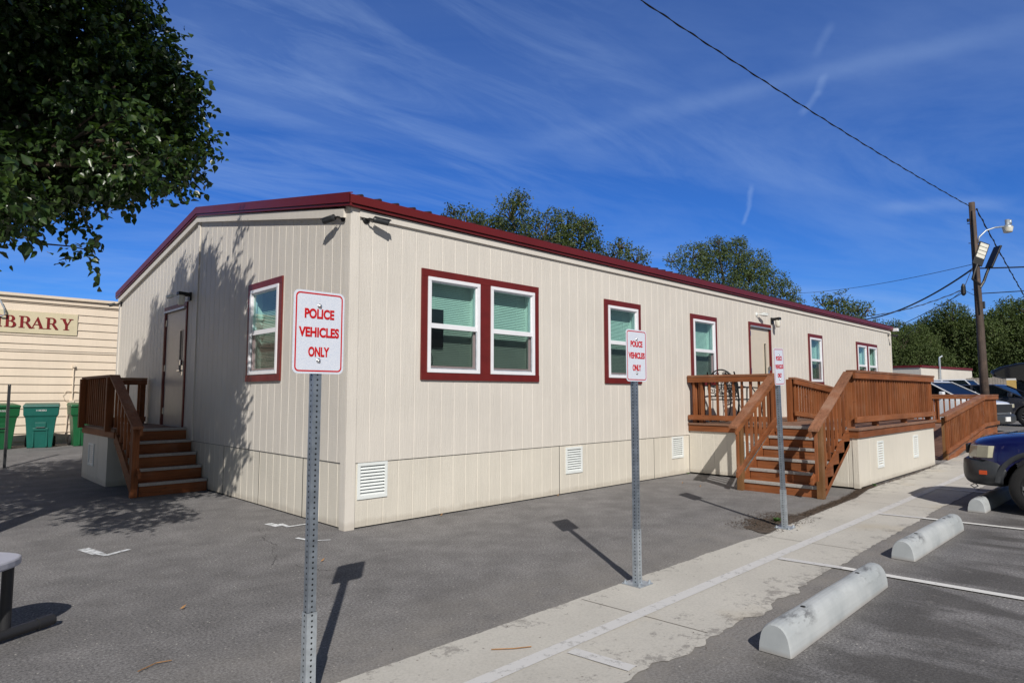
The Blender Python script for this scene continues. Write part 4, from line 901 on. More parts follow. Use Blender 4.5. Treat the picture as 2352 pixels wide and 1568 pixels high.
MB().box(-.06, -.02, -.45, .45, .68, .80).build('grille', 'blackp', suv, bevel=.01)
MB().tube([(-.10, .5, .30), (-.06, .5, .27), (-.10, .5, .245), (-.14, .5, .27), (-.11, .5, .30)], .008, 8).build('tow_hook', 'steel', suv)
wheels(suv, (-.82, -3.40), .325, HW, 'steel', 6)
hand_cabin(suv, (-1.18, -1.85, -3.9, -4.2), HW, 1.03, 1.62, paint='blue', pillars=(-2.3, -3.2))
for s in (-1, 1): MB().box(-1.42, -1.30, s * .90, s * 1.06, 1.02, 1.14).build('wing_mirror', 'cladding', suv, bevel=.02)
MB().box(-4.0, -.5, -.55, .55, .24, .40).build('underbody', 'black', suv)
suv.rotation_euler = (0, 0, R(90)); suv.location = (6.15 + HW, -4.27, 0)

def vehicle(name, lab, loc, rot, paint, Ln, hw, belt, roofz, hoodz, noseX, cab, r=.33, pil=(), grp=None, rim='steel', nosedark=None):
    t = thing(name, (0, 0, 0), lab, 'car', grp)
    st = [(-.03, hw * .62, .38, hoodz - .14, hoodz - .09, hw * .5), (-.10, hw * .84, .32, hoodz - .09, hoodz - .04, hw * .66), (-.35, hw * .97, .27, hoodz - .03, hoodz + .015, hw * .72), (-.9, hw, .25, (hoodz + belt) / 2, (hoodz + belt) / 2 + .04, hw * .76), (cab[0] - .05, hw, .25, belt - .02, belt + .03, hw * .8), (cab[0] - .6, hw, .25, belt, belt + .02, hw * .82), (-Ln * .7, hw, .25, belt + .01, belt + .03, hw * .82), (-Ln + .25, hw * .97, .3, belt, belt + .02, hw * .8), (-Ln + .03, hw * .86, .4, belt - .05, belt - .02, hw * .7)]
    b = loft(st, paint, 'body', t, 2); xa = -.85; xb = -Ln + .95; cut_wheels(b, (xa, xb), r, hw); wheels(t, (xa, xb), r, hw, rim, 10)
    hand_cabin(t, cab, hw, belt + .02, roofz, paint=paint, pillars=pil)
    for s in (-1, 1):
        MB().box(-.26, -.05, s * hw * .70, s * hw * .93, hoodz - .24, hoodz - .11).build('headlight', 'lens', t, bevel=.02)
        MB().box(cab[0] - .42, cab[0] - .28, s * (hw + .01), s * (hw + .17), belt + .02, belt + .16).build('wing_mirror', paint, t, bevel=.03)
    MB().box(-.02, .03, -hw * .55, hw * .55, hoodz - .38, hoodz - .12).build('grille', 'blackp', t, bevel=.01)
    if nosedark: loft([(.10, hw * .7, .3, .56, .58, hw * .6), (-.02, hw * .9, .28, .6, .62, hw * .8), (-.3, hw * 1.01, .28, .6, .62, hw * .9)], nosedark, 'front_bumper', t, 1)
    MB().box(.06 if nosedark else -.01, .115 if nosedark else .03, -.15, .15, .38, .52).build('number_plate', 'white', t)
    MB().box(-Ln + .3, -.4, -hw * .7, hw * .7, .2, .4).build('underbody', 'black', t)
    t.location = loc; t.rotation_euler = (0, 0, R(rot)); return t
vehicle('white_van', 'white van with black grille parked behind the ramp', (22.1, -2.50, gz(21, -2)), -104, 'cwhite', 4.9, .95, 1.17, 1.68, 1.04, 0, (-.95, -1.85, -4.6, -4.85), .34, (-2.7,), 'cars parked beyond the ramp', nosedark='cladding')
vehicle('grey_crossover', 'dark grey crossover with chrome wheels parked behind the utility pole', (27.3, -3.55, gz(26, -2)), -97, 'cgrey', 4.6, .93, 1.08, 1.56, 1.02, 0, (-1.0, -1.9, -4.0, -4.45), .37, (-2.6, -3.4), 'cars parked beyond the ramp')
vehicle('white_suv', 'far white four-wheel drive seen only by its roof behind the grey crossover', (33.5, -1.3, .25), -93, 'cwhite', 4.8, .93, 1.2, 1.88, 1.1, 0, (-1.1, -1.7, -4.4, -4.6), .36, (-2.6, -3.5), 'cars parked beyond the ramp')
# black shuttle bus, nose to the left
bus = thing('shuttle_bus', (0, 0, 0), 'black shuttle bus with rounded front cap at the right edge', 'bus')
mb = MB(); V = []
bs = [(.02, 1.55, 2.30, 2.38, .55), (-.18, 1.25, 2.05, 2.52, .85), (-.6, 1.15, 1.95, 2.66, 1.0), (-1.5, 1.1, .45, 2.74, 1.08), (-8, 1.1, .45, 2.74, 1.08)]
cap = MB()
prof = [(.0, 2.02), (.10, 2.12), (.08, 2.22), (-.3, 2.42), (-.9, 2.56), (-1.9, 2.64), (-8.0, 2.64), (-8.0, .45), (-1.2, .45), (-1.2, 1.75), (-.8, 1.86), (-.35, 1.92)]
n_ = len(prof)
for yy, k in ((-1.12, .0), (-1.0, .07), (1.0, .07), (1.12, .0)):
    V += [(x - (.0 if k else .12), yy, z + (k if 2.05 < z else 0) - (.0)) for x, z in prof]
F = [tuple(range(n_)), tuple(range(3 * n_, 4 * n_))[::-1]] + [(i * n_ + j, i * n_ + (j + 1) % n_, (i + 1) * n_ + (j + 1) % n_, (i + 1) * n_ + j) for i in range(3) for j in range(n_)]
cap.add(V, F); cap.build('coach_body', 'cblack', bus, bevel=.03)
mb = MB().add([(-1.19, -.95, 1.2), (-.35, -.85, 1.2), (-.9, -.8, 1.85), (-1.19, -.8, 1.85), (-1.19, .95, 1.2), (-.35, .85, 1.2), (-.9, .8, 1.85), (-1.19, .8, 1.85)], [(0, 1, 2, 3), (7, 6, 5, 4), (1, 5, 6, 2)]); mb.build('windscreen', 'carglass', bus)
loft([(.75, .7, .45, .95, 1.0, .6), (.6, .85, .4, 1.05, 1.1, .7), (.0, .95, .35, 1.15, 1.2, .8), (-1.2, 1.0, .35, 1.22, 1.25, .85)], 'cblack', 'bonnet', bus, 1)
for k in range(4):
    for s in (-1, 1): MB().box(-2.9 - k * 1.25, -1.85 - k * 1.25, s * 1.118, s * 1.13, 1.45, 2.3).build('side_window', 'carglass', bus, bevel=.01)
for s in (-1, 1): MB().box(-8, -1.25, s * 1.119, s * 1.126, 1.20, 1.24).build('gold_stripe', 'gold', bus)
wheels(bus, (-.1, -6.2), .4, 1.0)
bus.location = (35.5, .05 - .35, .25); bus.rotation_euler = (0, 0, R(96))

# ------------------------------------------------------------------ chairs on the deck
def make_chair(lab):
    t = thing('iron_chair', (0, 0, 0), lab, 'chair', 'wrought iron chairs on the deck')
    hw = .27; r = .011
    MB().box(-.24, .24, -hw, hw, .41, .43).build('seat', 'black', t, bevel=.008)
    for s in (-1, 1):
        MB().tube([(-.30, s * hw, 0), (-.25, s * hw, .2), (-.23, s * hw, .42), (-.29, s * hw, .70), (-.38, s * hw * .9, .92)], .014, 8).build('rear_leg', 'black', t)
        MB().tube([(.24, s * hw, 0), (.20, s * hw, .2), (.23, s * hw, .42)], .014, 8).build('front_leg', 'black', t)
        MB().tube([(-.28, s * hw, .64), (-.05, s * (hw + .02), .66), (.18, s * (hw + .02), .64), (.23, s * hw, .56), (.22, s * hw, .42)], .013, 8).build('armrest', 'black', t)
    mb = MB()
    xb = lambda z: -.23 - (z - .42) * .30
    arch = [(xb(.60 + .34 * math.sin(R(a))), hw * math.cos(R(a)), .60 + .36 * math.sin(R(a))) for a in range(0, 181, 12)]
    mb.tube(arch, .013, 8); mb.tube([(xb(.48), -hw, .48), (xb(.48), hw, .48)], .012, 8); mb.tube([(xb(.68), -hw, .68), (xb(.68), hw, .68)], .010, 8)
    def scroll(cy, cz, s0, sg, rot):
        pts = []
        for k in range(26):
            a = k / 25 * 4.4 * math.pi / 1.6; rr = s0 * (1 - k / 30); yy = rr * math.cos(a * sg + rot); zz = rr * math.sin(a * sg + rot); pts.append((xb(cz + zz), cy + yy, cz + zz))
        mb.tube(pts, .008, 6)
    for s in (-1, 1):
        for cy, cz, s0 in ((.20, .58, .055), (.10, .58, .048), (.05, .62, .04), (.19, .74, .055), (.09, .78, .055), (.06, .88, .045), (.14, .86, .035), (.03, .53, .035), (.14, .52, .03)): scroll(s * cy, cz, s0, s, random.uniform(0, 6.28))
    mb.build('scroll_back', 'black', t); return t
c1 = make_chair('black wrought iron chair with scroll back, behind the deck railing'); c1.location = (7.62, -.48, DZ); c1.rotation_euler = (0, 0, R(8))
c2 = copy_tree(c1); c2['label'] = 'black iron chair turned sideways right of the scroll-back chair'; c2.location = (8.5, -.42, DZ); c2.rotation_euler = (0, 0, R(-80))

# ------------------------------------------------------------------ table at the left edge
tb = thing('grey_table', (-3.1, -1.2, 0), 'grey topped table end with black pedestal leg at the left edge', 'table')
def tabletop_poly(cx, cy):
    pts = []
    for k in range(40):
        a = 2 * math.pi * k / 40; c_, s_ = math.cos(a), math.sin(a); e = .62
        pts.append((cx + .62 * math.copysign(abs(c_) ** e, c_), cy + .24 * math.copysign(abs(s_) ** e, s_)))
    return pts
ang = R(32)
def TR(x, y): return (-3.50 + x * math.cos(ang) - y * math.sin(ang), -1.56 + x * math.sin(ang) + y * math.cos(ang))
mb = MB(); poly = [TR(a, b) for a, b in tabletop_poly(0, 0)]; mb.prism(poly, lambda a, b, t: (a, b, t), .445, .495); mb.build('tabletop', 'tabletop', tb, bevel=.012)
lx = -2.985; ly = -1.31
for (px, py) in ((lx, ly), (-3.95, -1.9)):
    MB().tube([(px, py, .05), (px, py, .445)], .030, 20).build('leg', 'blackp', tb, smooth=False)
    MB().tube([(px - .14, py - .10, .045), (px + .17, py + .055, .045)], .030, 20).tube([(px + .16, py + .05, .045), (px + .25, py + .095, .045)], .034, 20).build('foot', 'blackp', tb)

# ------------------------------------------------------------------ library behind
LY = 14.0
lib = thing('library_building', (0, LY, 0), 'low peach lap-sided library building at the left edge', 'building')
mb = MB(); z = .05; xl, xr = -9, 6.5
while z < 3.82:
    h = .205; d = .026
    mb.quad((xl, LY - d, z), (xr, LY - d, z), (xr, LY, z + h), (xl, LY, z + h)); mb.quad((xl, LY - .0, z), (xr, LY - .0, z), (xr, LY - d, z), (xl, LY - d, z)); z += h
mb.quad((xl, LY + .001, 0), (xr, LY + .001, 0), (xr, LY + .001, 3.9), (xl, LY + .001, 3.9)); mb.quad((xr, LY, 0), (xr, LY + 8, 0), (xr, LY + 8, 3.9), (xr, LY, 3.9)); mb.quad((xl, LY, 0), (xl, LY + 8, 0), (xl, LY + 8, 3.9), (xl, LY, 3.9)); mb.build('wall', 'libside', lib)
MB().box(xl, xr, LY - .022, LY - .018, 2.545, 2.56).build('joint_gap', 'dark', lib)
MB().box(xl - .1, xr + .1, LY - .06, LY - .02, 3.78, 3.90).build('fascia', 'libside', lib)
MB().add([(xl - .15, LY - .12, 3.90), (xr + .15, LY - .12, 3.90), (xr + .15, LY + 4, 4.1), (xl - .15, LY + 4, 4.1), (xl - .15, LY - .12, 3.97), (xr + .15, LY - .12, 3.97), (xr + .15, LY + 4, 4.2), (xl - .15, LY + 4, 4.2)], [(0, 1, 2, 3), (7, 6, 5, 4), (0, 4, 5, 1), (1, 5, 6, 2), (2, 6, 7, 3), (3, 7, 4, 0)]).build('roof', 'libside', lib)
mb = MB().tube([(.01, LY - .05, 2.18), (.01, LY - .05, 1.28), (-.02, LY - .05, 1.2), (-.08, LY - .06, .9), (-.1, LY - .06, .2)], .014, 8); mb.box(-.05, .05, LY - .10, LY - .02, 1.12, 1.28).box(-.02, .04, LY - .09, LY - .02, 2.14, 2.2).tube([(-.03, LY - .04, 1.22), (-.16, LY - .05, 1.3), (-.2, LY - .05, 1.42), (-.12, LY - .04, 1.52), (.14, LY - .04, 1.5)], .006, 6); mb.build('conduit', 'libside', lib)
MB().tube([(-1.62, LY - .12, 3.78), (-1.52, LY - .16, 3.55), (-1.5, LY - .14, 3.4), (-1.56, LY - .1, 3.36), (-1.7, LY - .08, 3.4)], .02, 8).build('gooseneck', 'galv2', lib)
ls = thing('library_sign', (-1, LY, 3), 'cream board with dark red LIBRARY lettering on the peach wall', 'sign')
MB().box(-2.30, .04, LY - .05, LY - .018, 2.975, 3.53).build('sign_board', 'libboard', ls, bevel=.004)
def serif_glyphs(ls):
    h, st, th, sf = .300, .062, .022, .020
    def put(x0, shapes, w):
        mb = MB()
        for i, poly in enumerate(shapes): mb.prism([(x0 + a, 3.105 + b) for a, b in poly], lambda a, b, t, i=i: (a, LY - .052 - t, b), -.001, .004 + .0006 * i)
        mb.build('letter', 'libred', ls)
    def rect(a, b, c, d): return [(a, b), (c, b), (c, d), (a, d)]
    def ser(cx, w, y): return rect(cx - w / 2, y, cx + w / 2, y + sf) if y < .1 else rect(cx - w / 2, h - sf, cx + w / 2, h)
    def arc(cx, cy, rx, ry, t0, t1, a0=-90, a1=90, n_=12):
        P = [(cx + rx * math.cos(R(a0 + (a1 - a0) * k / n_)), cy + ry * math.sin(R(a0 + (a1 - a0) * k / n_))) for k in range(n_ + 1)]
        Q = [(cx + (rx - t0) * math.cos(R(a0 + (a1 - a0) * k / n_)), cy + (ry - t1) * math.sin(R(a0 + (a1 - a0) * k / n_))) for k in range(n_ + 1)]
        return [[P[i], P[i + 1], Q[i + 1], Q[i]] for i in range(n_)]
    I = lambda: [rect(.035, 0, .035 + st, h), ser(.066, .125, 0), ser(.066, .125, 1)]
    Lg = [rect(.035, 0, .035 + st, h), ser(.066, .125, 1), rect(.005, 0, .235, sf + .004), [(.235, 0), (.245, .095), (.228, .095), (.20, .02)]]
    B = [rect(.035, 0, .035 + st, h), rect(.005, 0, .14, th), rect(.005, h - th, .13, h), rect(.09, h * .49, .15, h * .49 + th)] + arc(.13, h * .755, .085, h * .245, st, th) + arc(.14, h * .265, .10, h * .265, st, th)
    Rg = [rect(.035, 0, .035 + st, h), ser(.066, .125, 0), rect(.005, h - th, .14, h), rect(.09, h * .44, .15, h * .44 + th)] + arc(.14, h * .72, .09, h * .28, st, th) + [[(.13, h * .45), (.195, h * .45), (.275, .02), (.275, 0), (.215, 0)]]
    A = [[(.02, .0), (.045, .0), (.15, h * .84), (.14, h)], [(.14, h), (.155, h), (.27, 0), (.195, 0), (.12, h * .78)], rect(.07, h * .30, .2, h * .30 + th), rect(-.01, 0, .085, sf), rect(.17, 0, .30, sf)]
    Y = [rect(.10, 0, .10 + st, h * .46), ser(.131, .13, 0), [(.02, h), (.095, h), (.165, h * .44), (.10, h * .42)], [(.215, h), (.24, h), (.16, h * .40), (.135, h * .46)], rect(-.01, h - sf, .12, h), rect(.17, h - sf, .275, h)]
    for x, G in ((-1.93, Lg), (-1.66, I()), (-1.50, B), (-1.21, Rg), (-.965, A), (-.66, Rg), (-.335, Y)): put(x, G, 0)
serif_glyphs(ls)
def make_bin(lab, mat):
    t = thing('wheeled_bin', (0, 0, 0), lab, 'bin', 'green wheeled bins along the library wall')
    V = []; prof = [(0, .24, .24), (.10, .245, .25), (.55, .28, .29), (.72, .30, .31), (.76, .335, .335), (.97, .345, .35)]
    mb = MB()
    for z, hx, hy in prof: V += [(-hx, -hy, z), (hx, -hy, z), (hx, hy, z), (-hx, hy, z)]
    F = [(3, 2, 1, 0)] + [(i * 4 + j, i * 4 + (j + 1) % 4, (i + 1) * 4 + (j + 1) % 4, (i + 1) * 4 + j) for i in range(5) for j in range(4)]; mb.add(V, F)
    mb.box(-.15, -.11, -.285, -.24, .02, .42).box(.11, .15, -.285, -.24, .02, .42).box(-.15, .15, -.30, -.25, .40, .47).box(-.11, .11, -.31, -.26, .47, .60); b = mb.build('bin_body', mat, t, bevel=.012)
    MB().box(-.085, .085, -.325, -.315, .475, .49).build('lift_bar', 'steel', b)
    mb = MB(); mb.add([(-.36, -.38, .955), (.36, -.38, .955), (.36, .36, .975), (-.36, .36, .975), (-.34, -.36, 1.01), (.34, -.36, 1.01), (.34, .34, 1.05), (-.34, .34, 1.05)], [(3, 2, 1, 0), (4, 5, 6, 7), (0, 1, 5, 4), (1, 2, 6, 5), (2, 3, 7, 6), (3, 0, 4, 7)]); mb.build('lid', mat, t, bevel=.015)
    MB().tube([(-.3, .40, 1.0), (.3, .40, 1.0)], .018, 8).build('handle', mat, t)
    for s in (-1, 1): mb = MB(); mb.lathe([(0, -.03), (.11, -.03), (.13, -.02), (.13, .02), (.11, .03), (0, .03)], (s * .27, .25, .13), 16, axis='x'); mb.build('wheel', 'rubber', t)
    vs, fs = text_mesh('11053052', .055, 1, ext=.001); MB().add([(v[0] * .95, -.352 - v[2], .86 + v[1]) for v in vs], fs).build('serial_number', 'white', b)
    return t
b1 = make_bin('green wheeled bin at the far left edge beside the bare post', 'green1'); b1.location = (-1.62, 12.75, .18); b1.rotation_euler = (0, 0, R(4))
b2 = make_bin('teal green wheeled bin between the two darker ones', 'green2'); b2.location = (-.80, 12.75, .18); b2.rotation_euler = (0, 0, R(-10))
b3 = copy_tree(b1); b3['label'] = 'green wheeled bin partly hidden behind the side landing'; b3.location = (.08, 12.70, .18); b3.rotation_euler = (0, 0, R(-3))

# ------------------------------------------------------------------ utility pole, lamps, wires
PX, PY = 23.7, -1.78; PTOP = 8.22; pz = gz(PX, PY)
up_ = thing('utility_pole', (PX, PY, pz), 'tall weathered wooden utility pole beyond the ramp', 'utility pole')
lean = Vector((.0, .06, 0))
def PP(z): k = (z - pz) / (PTOP - pz); return Vector((PX, PY, z)) + lean * k
MB().tube([PP(pz - .1), PP(3), PP(6), PP(PTOP)], [.14, .125, .108, .096], 18).build('pole_shaft', 'pole', up_, smooth=True)
sdv = RGT.copy(); tow = Vector((-1, -.1, 0)).normalized()
mb = MB()
for z, s in ((7.95, 1), (7.45, -1), (6.75, -1), (5.75, -1), (5.1, -1)): c = PP(z); mb.tube([c - sdv * .2 * -s, c + sdv * .02], .014, 6)
mb.tube([PP(7.9) + tow * .10, PP(7.1) + tow * .13, PP(5.6) + tow * .14, PP(4.2) + tow * .15 + sdv * .03], .016, 6); mb.lathe([(0, .09), (.03, .08), (.045, .03), (.03, 0), (.04, -.03), (.0, -.04)], PP(7.55) - sdv * .17, 10); mb.build('hardware', 'black', up_)
c = PP(4.55) + sdv * .16; MB().box(c.x - .06, c.x + .06, c.y - .05, c.y + .05, c.z - .13, c.z + .12).build('junction_box', 'cladding', up_, bevel=.005)
sl = thing('yard_lamp', tuple(PP(7.0) + tow * .1), 'round glass yard lamp on a curved arm near the pole top', 'lamp')
a = PP(6.75) + sdv * .13; MB().tube([a, a + Vector((0, 0, .22)) + sdv * .05, a + Vector((0, 0, .45)) + sdv * .30, a + Vector((0, 0, .56)) + sdv * .62, a + Vector((0, 0, .60)) + sdv * .95], .028, 10).build('arm', 'galv2', sl, smooth=True)
h = a + Vector((0, 0, .60)) + sdv * 1.08
MB().lathe([(0, .25), (.07, .25), (.07, .07), (.11, .04), (.165, .0), (.17, -.03)], h, 20).tube([h + sdv * .1 + Vector((0, 0, .08)), h + sdv * .1 + Vector((0, 0, .24))], .05, 10).build('lamp_head', 'galv2', sl, smooth=True)
MB().lathe([(.168, -.03), (.158, -.08), (.14, -.17), (.13, -.21), (0, -.21)], h, 20).build('lamp_glass', 'lampglass', sl, smooth=True)
def flood(c, tilt_dir, upd, lab, face):
    t = thing('flood_light', tuple(c), lab, 'flood light', 'led flood lights on the utility pole')
    c = Vector(c); u = Vector(upd).normalized(); f = Vector(face).normalized(); s = u.cross(f).normalized(); f = s.cross(u)
    def bx(mb, a0, a1, b0, b1, d0, d1):
        vs = [c + s * A + u * B + f * D for B in (b0, b1) for A, D in ((a0, d0), (a1, d0), (a1, d1), (a0, d1))]
        mb.add(vs, [(0, 3, 2, 1), (4, 5, 6, 7), (0, 1, 5, 4), (1, 2, 6, 5), (2, 3, 7, 6), (3, 0, 4, 7)])
    mb = MB(); bx(mb, -.17, .17, 0, .85, -.04, .02); mb.build('lamp_housing', 'black', t, bevel=.01)
    mb = MB()
    for k in range(4): bx(mb, -.14, .14, .27 + k * .14, .39 + k * .14, .021, .026)
    mb.build('led_panel', 'lampglass', t); mb = MB(); e = c + u * .02; mb.tube([e, e - u * .25, e - u * .5 - Vector((0, 0, .05)), PP(e.z - .72) + tow * .12 + sdv * .1], .045, 8); mb.build('bracket', 'black', t)
cc = PP(5.95) + tow * .15 + sdv * .05; flood(cc, 0, Vector((0, 0, 1)) * .92 + sdv * .38, 'led flood light on the pole with its pale face showing', tow * .9 + Vector((0, 0, -.55)) + sdv * .3)
cc = PP(5.85) + tow * .1 + sdv * .46; flood(cc, 0, Vector((0, 0, 1)) * .90 + sdv * .44, 'led flood light on the pole seen edge-on as a dark slab', sdv * .9 + Vector((0, 0, -.4)))
def wire(name, A, B, sag, r, lab, twist=False, mat='black', n_=40, mids=None):
    A = Vector(A); B = Vector(B); pts = []
    for k in range(n_ + 1):
        t = k / n_; p = A.lerp(B, t) - Vector((0, 0, 4 * sag * t * (1 - t))); pts.append(p)
    mb = MB(); mb.tube(pts, r, 6)
    if twist:
        d = (B - A).normalized(); s = d.cross(Vector((0, 0, 1))).normalized(); u = s.cross(d); q = []
        for k in range(n_ * 10 + 1):
            t = k / (n_ * 10); p = A.lerp(B, t) - Vector((0, 0, 4 * sag * t * (1 - t))); a = t * (B - A).length * 2 * math.pi / .9; q.append(p + (s * math.cos(a) + u * math.sin(a)) * r * 1.4)
        mb.tube(q, r * .8, 5)
    o = mb.build(name, mat, origin=tuple(A)); tag(o, lab, 'cable', 'overhead cables at the utility pole'); return o
wire('overhead_cable', PP(8.1) - sdv * .1, at(1330, -95, 11.5), .15, .011, 'twisted cable running from the pole top to the upper left', True)
wire('overhead_cable', PP(8.0) + sdv * .15, at(2420, 790, 34), .15, .016, 'twisted cable falling from the pole top to the lower right', True)
wire('overhead_cable', PP(6.0) - sdv * .1, at(1800, 674, 40), .25, .010, 'thin cable rising slightly from the left to the middle of the pole')
wire('overhead_cable', PP(5.85) - sdv * .1, at(1975, 735, 32), .35, .030, 'thick black cable sagging from the pole towards the office roof end')
wire('overhead_cable', PP(5.85), at(2500, 606, 24), .02, .026, 'thick level cable leaving the pole to the right edge')
wire('overhead_cable', PP(4.95), at(2500, 656, 24), .02, .018, 'lower level cable leaving the pole to the right edge')
J = PP(5.1) - sdv * .5
wire('overhead_cable', J, at(1900, 720, 34), .45, .014, 'pale dashed cable sagging left below the thick one', True, 'galv')
wire('overhead_cable', J - Vector((0, 0, .1)), at(1990, 775, 36), .15, .014, 'thin black cable running down left towards the far trees')
wire('overhead_cable', J, at(2080, 770, 38), .05, .009, 'thinnest cable dropping steeply left behind the pole')
wire('overhead_cable', PP(5.9) - sdv * .12, J, 0, .010, 'short tie cable between the pole and the cable splice'); wire('overhead_cable', J, PP(4.85), .02, .008, 'short stay from the cable splice back to the pole')
MB().tube([J + Vector((0, 0, .18)), J, J - Vector((0, 0, .2))], [.02, .07, .05], 8)
tag(MB().tube([J + Vector((0, 0, .2)), J + Vector((0, 0, .1)), J - Vector((0, 0, .15)), J - Vector((0, 0, .22))], [.03, .07, .08, .03], 8).build('cable_splice', 'black', origin=tuple(J)), 'black cable splice hanging left of the pole', 'cable splice')

# ------------------------------------------------------------------ far building, fence, board sign
fb = thing('far_building', (45, 5, .25), 'low cream building with maroon roof edge far behind the ramp', 'building')
ax, ay = 45, 5.0
FB = [(44.2, 12.5), (45.0, 4.98), (53, 2.2), (53, 12.5)]
FB = [(46.5, 11.5), (45.0, 5.0), (52.5, 3.55), (54, 10)]
mb = MB()
zt = [3.25, 3.2, 3.15, 3.2]
mb.add([(x, y, .2) for x, y in FB] + [(x, y, z) for (x, y), z in zip(FB, zt)], [(0, 1, 5, 4), (1, 2, 6, 5), (2, 3, 7, 6), (3, 0, 4, 7), (4, 5, 6, 7)]); mb.build('wall', 'siding', fb)
mb = MB()
for i, j in ((0, 1), (1, 2)): mb.beam((*FB[i], zt[i] + .06), (*FB[j], zt[j] + .06), .12, .15)
mb.build('fascia', 'maroon_metal', fb)
for tt in (.32, .56, .84):
    d = Vector(FB[2]) - Vector(FB[1]); p = Vector(FB[1]) + d * tt; p2 = p + d.normalized() * .45; n2 = Vector((d.y, -d.x)).normalized() * .02
    w = MB().beam((p.x + n2.x, p.y + n2.y, 1.95), (p2.x + n2.x, p2.y + n2.y, 1.95), .05, .12).build('window', 'maroon', fb); MB().beam((p.x + n2.x + .05, p.y + n2.y, 1.5), (p2.x + n2.x - .05, p2.y + n2.y, 1.5), .04, .75).build('pane', 'cblack', w)
p = Vector(FB[1]) + (Vector(FB[2]) - Vector(FB[1])) * .33
MB().tube([(p.x - .15, p.y - .1, 1.2), (p.x - .15, p.y - .1, 3.9), (p.x - .05, p.y - .25, 4.0)], .06, 8).build('service_mast', 'galv2', fb)
fe = thing('board_fence', (48, 2.2, .25), 'weathered grey board fence right of the far cream building', 'fence')
mb = MB(); y = 3.3
while y > -6:
    mb.box(49, 49.03, y - .135, y, .2, 2.55 + random.uniform(-.04, .04)); y -= .145
mb.build('fence_board', 'fence', fe); MB().box(49.03, 49.08, -6, 3.3, .7, .8).box(49.03, 49.08, -6, 3.3, 2.0, 2.1).build('fence_rail', 'fence', fe)
bsn = thing('board_sign', (30.2, -1.75, .25), 'small ochre and white board on a post beside the utility pole', 'sign')
MB().box(30.0, 30.03, -1.84, -1.52, 1.62, 2.02).build('sign_panel', 'yellowsign', bsn); MB().box(30.0, 30.03, -1.84, -1.52, 2.02, 2.09).box(30.0, 30.03, -1.60, -1.52, .25, 1.6).box(29.99, 30.02, -1.84, -1.62, 1.45, 1.6).build('sign_frame', 'white', bsn)

# ------------------------------------------------------------------ trees
def unit(n_): v = rng.normal(size=(n_, 3)); return v / np.linalg.norm(v, axis=1, keepdims=True)
def leaf_cloud(P, D, Nn, size, width=.5, fold=.25, big=False):
    """P base points, D leaf direction, Nn normal: folded pointed leaves, 6 verts, 4 triangles"""
    n_ = len(P); D = D / np.linalg.norm(D, axis=1, keepdims=True); Sd = np.cross(D, Nn); Sd /= (np.linalg.norm(Sd, axis=1, keepdims=True) + 1e-9); U = np.cross(Sd, D); s = size[:, None]
    if big:
        k = [(0, 0), (.14, .36), (.45, .50), (.78, .27), (1.05, 0), (.78, -.27), (.45, -.50), (.14, -.36)]
        vs = [P + D * s * a_ + Sd * s * width * b_ + U * s * (fold * abs(b_) * .8 - .18 * a_ * a_) for a_, b_ in k] + [P + D * s * .5 - U * s * .06]
        V = np.stack(vs, 1).reshape(-1, 3); b = (np.arange(n_) * 9)[:, None]
        F = np.concatenate([b + np.array([[i, (i + 1) % 8, 8]]) for i in range(8)], 0); return V, F
    v0 = P; v1 = P + D * s * .42 + Sd * s * width * .5 + U * s * fold * .4; v2 = P + D * s; v3 = P + D * s * .42 - Sd * s * width * .5 + U * s * fold * .4; vm = P + D * s * .5 - U * s * .02
    v2 = v2 - U * s * .12
    V = np.stack([v0, v1, v2, v3, vm], 1).reshape(-1, 3); b = (np.arange(n_) * 5)[:, None]
    F = np.concatenate([b + np.array([[0, 1, 4]]), b + np.array([[1, 2, 4]]), b + np.array([[2, 3, 4]]), b + np.array([[3, 0, 4]])], 0); return V, F
def sprigs(C, Dr, n_leaf, spread, size, big=False):
    n_ = len(C); t = np.linspace(.1, 1, n_leaf)[None, :, None]; P = C[:, None, :] + Dr[:, None, :] * t * spread[:, None, None] + rng.normal(size=(n_, n_leaf, 3)) * spread[:, None, None] * .10
    P[:, :, 2] -= (t[:, :, 0] ** 2) * spread[:, None] * .15
    D = rng.normal(size=(n_, n_leaf, 3)) * .8 + Dr[:, None, :] * .5 + np.array([0, 0, -.45]); Nn = rng.normal(size=(n_, n_leaf, 3)) * .6 + np.array([0, 0, 1.])
    P = P.reshape(-1, 3); return leaf_cloud(P, D.reshape(-1, 3), Nn.reshape(-1, 3), size * rng.uniform(.65, 1.15, len(P)), .78 if big else .72, .35, big)
